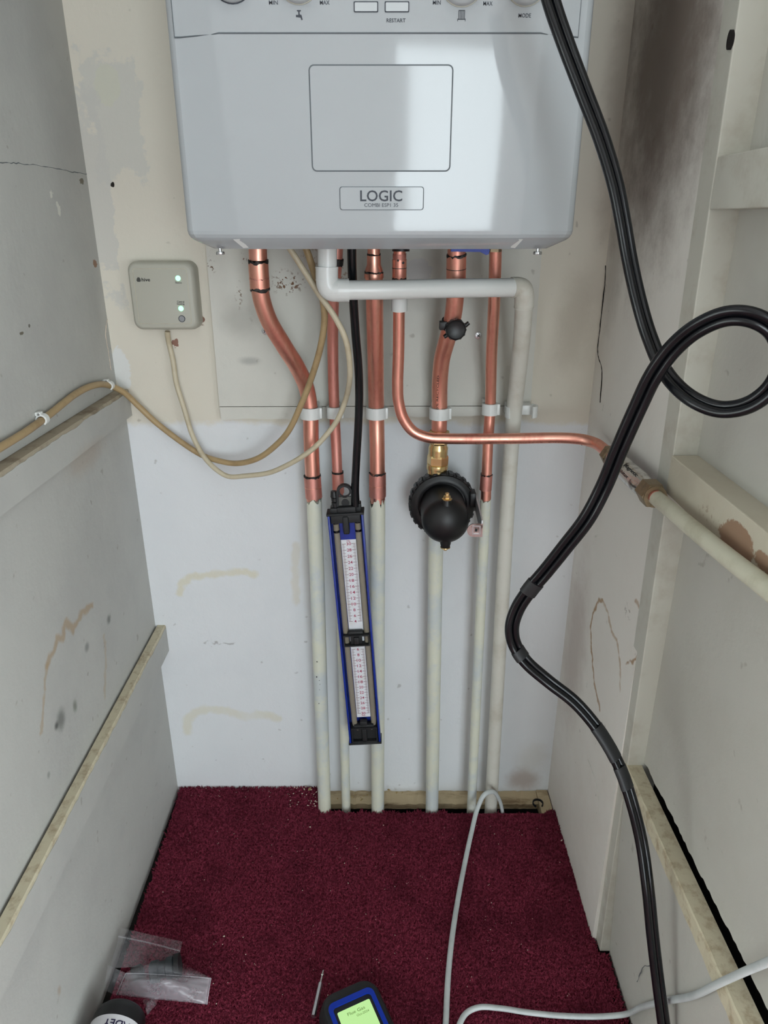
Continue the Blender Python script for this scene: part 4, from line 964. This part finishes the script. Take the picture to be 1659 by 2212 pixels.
# hose from the boiler to the gauge
Hh = path([(760, 500, -0.15), (760, 560, -0.145), (763, 640, -0.135), (768, 720, -0.125), (774, 790, -0.115), (776, 850, -0.108), (774, 920, -0.104), (770, 990, -0.101), (767, 1060, -0.100), (768, 1093, -0.100)])
bm = B(); tube(bm, Hh, [0.0056]*(len(Hh)-16) + [0.0056 + 0.0009*i/16 for i in range(16)], 20); tag(obj('gauge_hose', bm, M['blkgloss']), 'black rubber hose hanging from the boiler to the blue gauge', 'hose')

# ================================================================== CABLES
def cable(name, lst, r, m, label, cat='cable', n=10, ell=1.0):
    bm = B(); P = smooth_path(lst, n); tube(bm, P, r, 16, ell=ell); return tag(obj(name, bm, m), label, cat), P
lst = [atx(-160, 1060, -0.393), atx(0, 967, -0.393), atx(60, 930, -0.3935), atx(110, 893, -0.394), atx(165, 850, -0.394), atx(205, 832, -0.394), atx(237, 833, -0.3925),
       at(268, 848, -0.030), at(300, 878, -0.020), at(342, 917, -0.018), at(434, 982, -0.024), at(475, 996, -0.030), at(511, 1001, -0.036), at(557, 990, -0.05), at(600, 958, -0.065), at(625, 928, -0.078), at(650, 875, -0.088), at(668, 830, -0.092), at(692, 751, -0.108), at(701, 689, -0.118), at(696, 643, -0.125), at(681, 597, -0.130), at(660, 535, -0.138), at(640, 500, -0.14)]
cable('cable', lst, 0.0043, M['tan'], 'tan cable clipped along the left wall, sagging under the receiver to the boiler')
lst = [at(362, 716, -0.014), at(362, 724, -0.013), at(366, 745, -0.010), at(374, 781, -0.012), at(381, 827, -0.016), at(398, 883, -0.02), at(416, 941, -0.026), at(441, 987, -0.036), at(468, 1015, -0.044), at(493, 1029, -0.048), at(530, 1028, -0.055), at(582, 1021, -0.068), at(620, 1005, -0.078), at(650, 988, -0.086), at(680, 966, -0.088), at(708, 936, -0.088), at(730, 905, -0.09), at(747, 862, -0.098), at(756, 800, -0.138), at(747, 735, -0.150), at(724, 686, -0.150), at(690, 637, -0.147), at(659, 588, -0.148), at(628, 540, -0.15), at(600, 500, -0.15)]
cable('cable', lst, 0.0037, M['cream'], 'cream cable looping from the grey receiver box up to the boiler')
# cable clips on the left wall
def cable_clip(c, label):
    t_ = thing('cable_clip', c, label, 'clip', 'white cable clips on the left wall')
    bm = B(); arc_ring(bm, c, (0, 1, 0), 0.0046, 0.0066, 0.008, -200, 60, ref=(1, 0, 0)); obj('hook', bm, M['white'], t_)
    bm = B(); box(bm, -0.3998, c.x, c.y - 0.004, c.y + 0.004, c.z + 0.0045, c.z + 0.0090, 0.0008); s_ = obj('block', bm, M['white'], t_)
    bm = B(); lathe(bm, [(0.0016, 0), (0.0014, 0.0006), (0, 0.0007)], Vector((c.x - 0.002, c.y - 0.0038, c.z + 0.0068)), (0, -1, 0), 10); obj('nail', bm, M['steel'], s_)
cable_clip(atx(92, 906, -0.3935), 'white cable clip on the left wall, farther out from the corner')
cable_clip(atx(236, 833, -0.3925), 'white cable clip on the left wall, right at the corner')
# pale cable on the carpet: out of the floor gap, out of view and back along the right wall
gz = 0.0085
lst = [at(1086, 1772, -0.058), at(1085, 1752, -0.060), at(1078, 1726, -0.064), at(1064, 1710, -0.072), at(1047, 1716, -0.08), at(1032, 1745, -0.088), atz(1018, 1800, 0.018), atz(1003, 1870, gz), atz(988, 1950, gz), atz(976, 2030, gz), atz(968, 2110, gz), atz(964, 2190, gz), atz(963, 2235, gz), atz(968, 2262, gz), atz(978, 2262, gz+.002), atz(986, 2238, gz+.003), atz(993, 2212, gz+.006), atz(1008, 2188, 0.014), atz(1035, 2176, 0.016), atz(1080, 2178, 0.014), atz(1140, 2187, 0.012), atz(1210, 2194, 0.012), atz(1290, 2196, 0.014), atz(1345, 2192, 0.022), atx(1385, 2176, 0.3205), atx(1440, 2162, 0.3155), atx(1500, 2150, 0.310), atx(1560, 2121, 0.3065), atx(1620, 2094, 0.3065), atx(1700, 2062, 0.306), atx(1800, 2030, 0.304)]
cable('cable', lst, 0.0041, M['greycable'], 'pale grey cable rising from the floor gap and trailing over the red carpet', ell=0.8)

# ================================================================== TWIN HOSE
tw = thing('twin_hose', (0.30, -0.56, 0.10), 'glossy black twin hose looping down in front of the right wall', 'hose')
HP = [(1168, -90, -0.375), (1190, 0, -0.38), (1215, 75, -0.385), (1258, 190, -0.39), (1300, 300, -0.40), (1330, 400, -0.41), (1346, 480, -0.415), (1360, 560, -0.42), (1380, 650, -0.43), (1404, 730, -0.44), (1440, 808, -0.46), (1496, 862, -0.485), (1556, 884, -0.50), (1618, 874, -0.515), (1668, 835, -0.525), (1690, 780, -0.53), (1672, 715, -0.53), (1625, 686, -0.525), (1570, 683, -0.515), (1505, 710, -0.50), (1452, 755, -0.485), (1412, 810, -0.475), (1378, 880, -0.465), (1338, 970, -0.455), (1305, 1050, -0.445), (1268, 1120, -0.44), (1222, 1180, -0.43), (1178, 1235, -0.42), (1148, 1270, -0.415), (1118, 1315, -0.41), (1106, 1355, -0.41), (1112, 1392, -0.41), (1135, 1428, -0.415), (1185, 1472, -0.42), (1240, 1515, -0.43), (1282, 1562, -0.44), (1312, 1606, -0.45), (1340, 1660, -0.46), (1364, 1730, -0.475), (1386, 1820, -0.49), (1400, 1920, -0.51), (1410, 2020, -0.525), (1423, 2130, -0.54), (1434, 2212, -0.55), (1446, 2300, -0.56), (1455, 2400, -0.57)]
P = path(HP, 7)
fr = []; N = len(P)
for i in range(N):
    t = (P[min(N-1, i+1)] - P[max(0, i-1)]).normalized(); v = (P[i]-CAM).normalized(); l = t.cross(v).normalized(); m_ = l.cross(t).normalized()
    fr.append((t, l, m_))
rh = 0.0040
def twist(i):
    f = i/(N-1); return R(28 + 20*math.sin(f*9.0))
for s in (-1, 1):
    pts = []
    for i in range(N):
        t, l, m_ = fr[i]; a_ = twist(i); pts.append(P[i] + (l*math.cos(a_) + m_*math.sin(a_))*(rh*0.97*s))
    bm = B(); tube(bm, pts, rh, 18); obj('hose', bm, M['blkgloss'], tw)
def band(px, py, ln):
    i = min(range(N), key=lambda i: ((at(px, py, P[i].y) - P[i]).length))
    t, l, m_ = fr[i]; a_ = twist(i); d = l*math.cos(a_) + m_*math.sin(a_); e_ = t.cross(d)
    k_ = 0; pts = []; frs = []
    lo_, hi_ = i, i
    while (P[lo_]-P[i]).length < ln/2 and lo_ > 0: lo_ -= 1
    while (P[hi_]-P[i]).length < ln/2 and hi_ < N-1: hi_ += 1
    A_ = P[i] - (P[i]-P[lo_]).normalized()*(ln/2); Z_ = P[i] + (P[hi_]-P[i]).normalized()*(ln/2)
    for q in (A_, P[i], Z_): pts.append(q); frs.append((t, d, e_))
    bm = B(); tube(bm, pts, 0.0089, 24, ell=0.56, fr=frs); obj('tape_band', bm, M['tape'], tw)
for px, py, ln in ((1150, 1268, 0.016), (1122, 1412, 0.011), (1301, 1590, 0.020), (1320, 1625, 0.020), (1349, 1683, 0.024)): band(px, py, ln)

# ================================================================== FLOOR GAP
jx0, jx1 = HX0 + 0.001, 0.3105
bm = B(); n = 60; rows = []
for i in range(n+1):
    x = jx0 + (jx1-0.022-jx0)*i/n; e = rng.uniform(-0.0012, 0.0012)
    rows.append([bm.verts.new(p) for p in ((x, -0.0005, -0.023), (x, -0.031+e*0.5, -0.023), (x, -0.0305+e, -0.012+e*0.3), (x, -0.0005, -0.009+e))])
for a_, b_ in zip(rows, rows[1:]):
    for j in range(4): bm.faces.new((a_[j], a_[(j+1) % 4], b_[(j+1) % 4], b_[j]))
bm.faces.new(rows[0][::-1]); bm.faces.new(rows[-1])
tag(obj('timber_batten', bm, M['wood'], None, False), 'rough bare timber batten in the floor gap behind the pipe feet', 'timber')
bm = B(); box(bm, jx1-0.0215, jx1, -0.062, -0.0005, -0.03, -0.006, 0.001)
tag(obj('timber_block', bm, M['wood'], None, False), 'bare timber end block in the right corner of the floor gap', 'timber')
c = Vector((0.287, -0.036, -0.004)) + Vector((0.008, 0, 0))
c = atz(1162, 1735, -0.0035); bm = B(); arc_ring(bm, c, (0, 0, 1), 0.0082, 0.0100, 0.004, 40, 330, ref=(0, -1, 0))
tag(obj('split_ring', bm, M['rubber']), 'small black split ring lying on the timber block in corner', 'ring')

# carpet pile: short yarn tufts
import numpy as np
g = np.random.default_rng(5)
def tufts(n):
    x = g.uniform(-0.386, 0.331, n); y = g.uniform(-0.66, -0.001, n)
    lim_l = np.where(y > -0.02, -0.388, -0.3845) + np.clip(-y, 0, .4)*0.020; lim_r = 0.3095 + np.clip((-y-0.02)/0.28, 0, 1)*0.0065 + (y < -0.335)*0.0125
    jag = 0.003*np.sin(x*130) + 0.002*np.sin(x*310+1) + np.where((x > 0.115) & (x < 0.29), -0.004, 0.002)
    keep = (x > lim_l) & (x < lim_r) & ~((x > HX0 + 0.003*np.sin(y*400)) & (y > HY + jag))
    return x[keep], y[keep]
x, y = tufts(150000); n = len(x)
h = g.uniform(0.0045, 0.0085, n); r_ = g.uniform(0.0011, 0.0021, n); lx = g.normal(0, 0.0022, n); ly = g.normal(-0.0006, 0.0022, n); a0 = g.uniform(0, 6.28, n)
V = np.zeros((n, 5, 3))
for j in range(4):
    V[:, j, 0] = x + np.cos(a0 + j*1.5708)*r_; V[:, j, 1] = y + np.sin(a0 + j*1.5708)*r_; V[:, j, 2] = -0.0015
for j in (2, 3):
    pass
V[:, 4, 0] = x + lx; V[:, 4, 1] = y + ly; V[:, 4, 2] = h - 0.0025
idx = np.arange(n)*5
F = np.stack([np.stack([idx+j, idx+(j+1) % 4, idx+4], 1) for j in range(4)], 1).reshape(-1, 3)
me = bpy.data.meshes.new('carpet_pile'); me.vertices.add(n*5); me.vertices.foreach_set('co', V.reshape(-1))
me.loops.add(len(F)*3); me.loops.foreach_set('vertex_index', F.reshape(-1).astype(np.int32))
me.polygons.add(len(F)); me.polygons.foreach_set('loop_start', (np.arange(len(F))*3).astype(np.int32)); me.polygons.foreach_set('loop_total', np.full(len(F), 3, np.int32))
me.update(calc_edges=True); me.materials.append(M['carpet'])
cpile = link(bpy.data.objects.new('carpet_pile', me)); tag(cpile, 'burgundy red carpet pile covering the cupboard floor', 'carpet', kind='stuff')
# plaster crumbs
bm = B(); r3 = random.Random(12)
def crumb(bm, c, s):
    v = [bm.verts.new(c + Vector((r3.uniform(-1, 1), r3.uniform(-1, 1), r3.uniform(-.7, .7)))*s) for _ in range(6)]
    bmesh.ops.convex_hull(bm, input=v)
for _ in range(260):
    px, py = r3.uniform(330, 1300), 1770 + (r3.random()**1.6)*400
    c = atz(px, py, 0.0045)
    if -0.36 < c.x < 0.305 and c.y < -0.075: crumb(bm, c, r3.uniform(0.0004, 0.0011))
for _ in range(60):
    c = atz(r3.gauss(665, 22), r3.gauss(1712, 22), 0.005)
    if c.y < -0.004 and c.x < HX0 - 0.002: crumb(bm, c, r3.uniform(0.0008, 0.0022))
for _ in range(30): crumb(bm, atz(r3.uniform(395, 640), r3.uniform(1703, 1722), 0.005), r3.uniform(0.0006, 0.0012))
for px, py, s in ((1213, 1815, 0.003), (1182, 1880, 0.0018), (1218, 1790, 0.0012), (484, 2021, 0.0018), (466, 2034, 0.0012), (655, 1690, 0.0035), (661, 1698, 0.003)): crumb(bm, atz(px, py, 0.005), s)
tag(obj('plaster_crumbs', bm, M['crumb'], None, False), 'pale plaster crumbs scattered on the red carpet', 'debris', kind='stuff')
bm = B()
for _ in range(26): crumb(bm, atz(r3.gauss(775, 40), r3.uniform(1712, 1730), -0.009) + Vector((0, 0, 0.002)), r3.uniform(0.001, 0.003))
for px, py, s in ((840, 1706, 0.004), (858, 1712, 0.004), (870, 1712, 0.003), (668, 1704, 0.005)): crumb(bm, at(px, py, -0.012), s*0.8)
tag(obj('mortar_crumbs', bm, M['gravel'], None, False), 'brown mortar crumbs on the bare timber in the floor gap', 'debris', kind='stuff')

# ================================================================== THINGS ON THE CARPET
# zip bag
bag = thing('zip_bag', atz(340, 2140, 0.005), 'clear plastic zip bag with black fittings inside, beside the left wall', 'bag')
def film(name, quad, bul, nx=18, ny=12, seed=0, wr=0.004, th=0.0003, m=None, ph=(0, 0)):
    """quad corners (bl, br, tr, tl)"""
    bm = B(); G = []
    for j in range(ny+1):
        row = []
        for i in range(nx+1):
            u, v = i/nx, j/ny
            p = quad[0].lerp(quad[1], u).lerp(quad[3].lerp(quad[2], u), v)
            nz = mnoise.noise(Vector((u*3.1 + seed, v*2.7, seed*1.7)))*wr + mnoise.noise(Vector((u*8 + seed, v*6, 3.0)))*wr*0.35
            p = p + Vector((0, -0.3, 1))*(bul*math.sin(math.pi*u)**0.8*math.sin(math.pi*v)**0.8 + nz*(0.3 + 0.7*math.sin(math.pi*v)))
            row.append(bm.verts.new(p))
        G.append(row)
    for j in range(ny):
        for i in range(nx): bm.faces.new((G[j][i], G[j][i+1], G[j+1][i+1], G[j+1][i]))
    r_ = bmesh.ops.solidify(bm, geom=bm.faces[:], thickness=th)
    return obj(name, bm, m or M['film'], bag, ang=180)
q = [atz(238, 2092, 0.035), atz(384, 2082, 0.016), atz(394, 2034, 0.016), atz(262, 2004, 0.035)]
film('flap', q, 0.004, seed=1, wr=0.0025)
zl = smooth_path([q[3].lerp(q[0], 0.26) + Vector((0, 0, 0.003)), q[2].lerp(q[1], 0.55).lerp(q[3].lerp(q[0], 0.3), 0.45) + Vector((0, 0, 0.008)), q[2].lerp(q[1], 0.52) + Vector((0, 0, 0.004))], 10)
bm = B(); tube(bm, zl, 0.0010, 8); obj('zip_strip', bm, M['film'], bag)
p1, p2, p3, p4 = atz(252, 2150, 0.030), atz(447, 2170, 0.012), atz(456, 2113, 0.030), atz(272, 2102, 0.048)
film('front_pouch', [p1, p2, p3, p4], 0.013, 34, 20, seed=4, wr=0.0045, m=M['filmwhite'])
for e0_, e1_ in ((p4, p3), (p1, p4), (p3, p2)):
    bm = B(); tube(bm, smooth_path([e0_, e0_.lerp(e1_, 0.5) + Vector((0, 0, 0.0012)), e1_], 6), 0.0005, 6); obj('welded_edge', bm, M['filmwhite'], bag)
film('upper_pouch', [p4, p3, atz(388, 2078, 0.018), atz(290, 2088, 0.030)], 0.018, 24, 14, seed=7, wr=0.003)
film('side_pouch', [atz(226, 2140, 0.04), p1, p4, atz(232, 2084, 0.050)], 0.006, 10, 10, seed=9, wr=0.006)
film('tail', [atz(318, 2192, 0.010), atz(338, 2170, 0.012), atz(345, 2150, 0.012), atz(308, 2160, 0.014)], 0.004, 8, 8, seed=13, wr=0.010)
ft = thing('pipe_fitting', atz(355, 2095, 0.006), 'dark ribbed rubber fitting inside the clear zip bag, right of the smaller one', 'fitting')
c = atz(352, 2094, 0.014)
bm = B(); lathe(bm, [(0.012, -0.017), (0.014, -0.015), (0.014, -0.006), (0.011, -0.004), (0.011, 0.004), (0.014, 0.006), (0.014, 0.015), (0.012, 0.017)], c, (0.95, 0.2, 0.1), 20); obj('body', bm, mat('grey_rubber', (52, 58, 62), 0.5), ft)
bm = B(); lathe(bm, [(0.010, 0.017), (0.0155, 0.0175), (0.0155, 0.024), (0.010, 0.0245)], c, (0.95, 0.2, 0.1), 20); obj('flange', bm, M['rubber'], ft)
c = atz(297, 2101, 0.012); bm = B(); lathe(bm, [(0.006, -0.008), (0.0095, -0.007), (0.0095, 0.006), (0.006, 0.008)], c, (0.9, 0.3, 0.2), 18)
tag(obj('pipe_fitting', bm, M['rubber']), 'small black plug inside the clear zip bag, nearer the wall', 'fitting')
# canister lying on its side
Rc = 0.0335
cA = Vector((-0.3425, -0.437, Rc + 0.002)); cdv = Vector((-0.02, -1, 0.0)).normalized()
cn = thing('canister', cA, 'black canister with white and navy label lying beside the left wall', 'canister')
bm = B(); lathe(bm, [(0, 0), (0.020, 0.0005), (0.027, 0.003), (0.0315, 0.008), (Rc, 0.015), (Rc, 0.15), (0.026, 0.165), (0.014, 0.175), (0.012, 0.20), (0, 0.20)], cA, cdv, 48); obj('body', bm, M['blk'], cn)
bm = B(); lathe(bm, [(Rc+0.0004, 0.027), (Rc+0.0004, 0.145)], cA, cdv, 48); lb = obj('paper_label', bm, mat('label_white', (226, 224, 228), 0.4), cn)
side = cdv.cross(Vector((0, 0, 1))).normalized()
def fcan(s0_, ph):
    def fn(x, y, d):
        a_ = ph + x/Rc; return cA + cdv*(s0_ + y) + (Vector((0, 0, 1))*math.cos(a_) + side*math.sin(a_))*(Rc + 0.0006 + d)
    return fn
sg = 1 if side.x < 0 else -1
bm = B(); text(bm, 'ADEY', lambda x, y, d: fcan(0.0375, 0.28*(-sg if sg > 0 else sg))(x*sg, y, d), 0.033, 0.0085, 0.015, 0.0002); obj('lettering', bm, mat('navy_ink', (36, 30, 70), 0.5), lb, False)
# flue gas analyser
TL, TR = atz(692, 2162, 0.040), atz(800, 2114, 0.040); dx = (TR-TL); rz = math.atan2(dx.y, dx.x)
ctr = (TL+TR)/2; AW = dx.length + 0.012
an = thing('gas_analyser', ctr, 'handheld flue gas analyser with lit green screen in black boot', 'meter', rot=(0, 0, rz)); an['_local'] = 1; del_local.append(an)
an.location.z = 0.004
fa = lambda cy2: (lambda x, y, d: Vector((x, cy2 + y, d)))
AL = 0.17
bm = B(); loft(bm, [[Vector((x*s, -AL/2 + y*(1-(1-s)*0.4) + 0.004, z)) for x, y in rrect(AW, AL, 0.022, 8)] for s, z in ((0.90, 0.002), (1.0, 0.008), (1.0, 0.026), (0.95, 0.036), (0.88, 0.040))]); obj('boot', bm, M['rubber'], an)
bm = B(); loft(bm, [[Vector((x*s, -AL/2 + y*(1-(1-s)*0.4) + 0.004, z)) for x, y in rrect(AW+0.003, AL+0.003, 0.024, 8)] for s, z in ((0.99, 0.012), (1.0, 0.014), (1.0, 0.020), (0.99, 0.022))]); obj('boot_ridge', bm, M['rubber'], an)
bm = B(); frame2d(bm, [(x, y) for x, y in rrect(0.064, 0.15, 0.009)], rrect(0.053, 0.136, 0.005), lambda x, y, d: Vector((x, -0.088 + y, d)), 0.036, 0.0425); obj('bezel', bm, M['bluesteel'], an)
bm = B(); prism(bm, rrect(0.054, 0.137, 0.004), lambda x, y, d: Vector((x, -0.088 + y, d)), 0.036, 0.0405); obj('window_surround', bm, M['darkink'], an)
bm = B(); prism(bm, rrect(0.0455, 0.070, 0.002), lambda x, y, d: Vector((x, -0.062 + y, d)), 0.040, 0.0409); scn = obj('screen', bm, M['screen'], an)
bm = B(); fs_ = lambda cx2, cy2: (lambda x, y, d: Vector((cx2 + x, cy2 + y, 0.0409 + d)))
text(bm, 'Flue Gas', fs_(0.001, -0.0345), 0.024, 0.0042, 0, 0.0001); text(bm, 'Oct-2024', fs_(0.008, -0.0405), 0.017, 0.003, 0, 0.0001); obj('screen_lettering', bm, M['screenink'], scn, False)
# metal probe beside it
pr = thing('probe', atz(690, 2140, 0.02), 'slim steel hex probe pointing up behind the analyser', 'probe')
a_, b_ = atz(698.5, 2096, 0.022), atz(679.5, 2182, 0.028); ax = (b_-a_).normalized(); L = (b_-a_).length
bm = B(); lathe(bm, [(0.0031, L*0.34), (0.0034, L*0.36), (0.0034, L*1.15)], a_, ax, 6); obj('shaft', bm, M['steel'], pr, False)
bm = B(); lathe(bm, [(0.0010, 0), (0.0012, L*0.10), (0.0024, L*0.115), (0.0022, L*0.14), (0.0013, L*0.15), (0.0015, L*0.35)], a_, ax, 14); obj('tip', bm, M['steeldull'], pr)

for o in del_local:
    if '_local' in o: del o['_local']
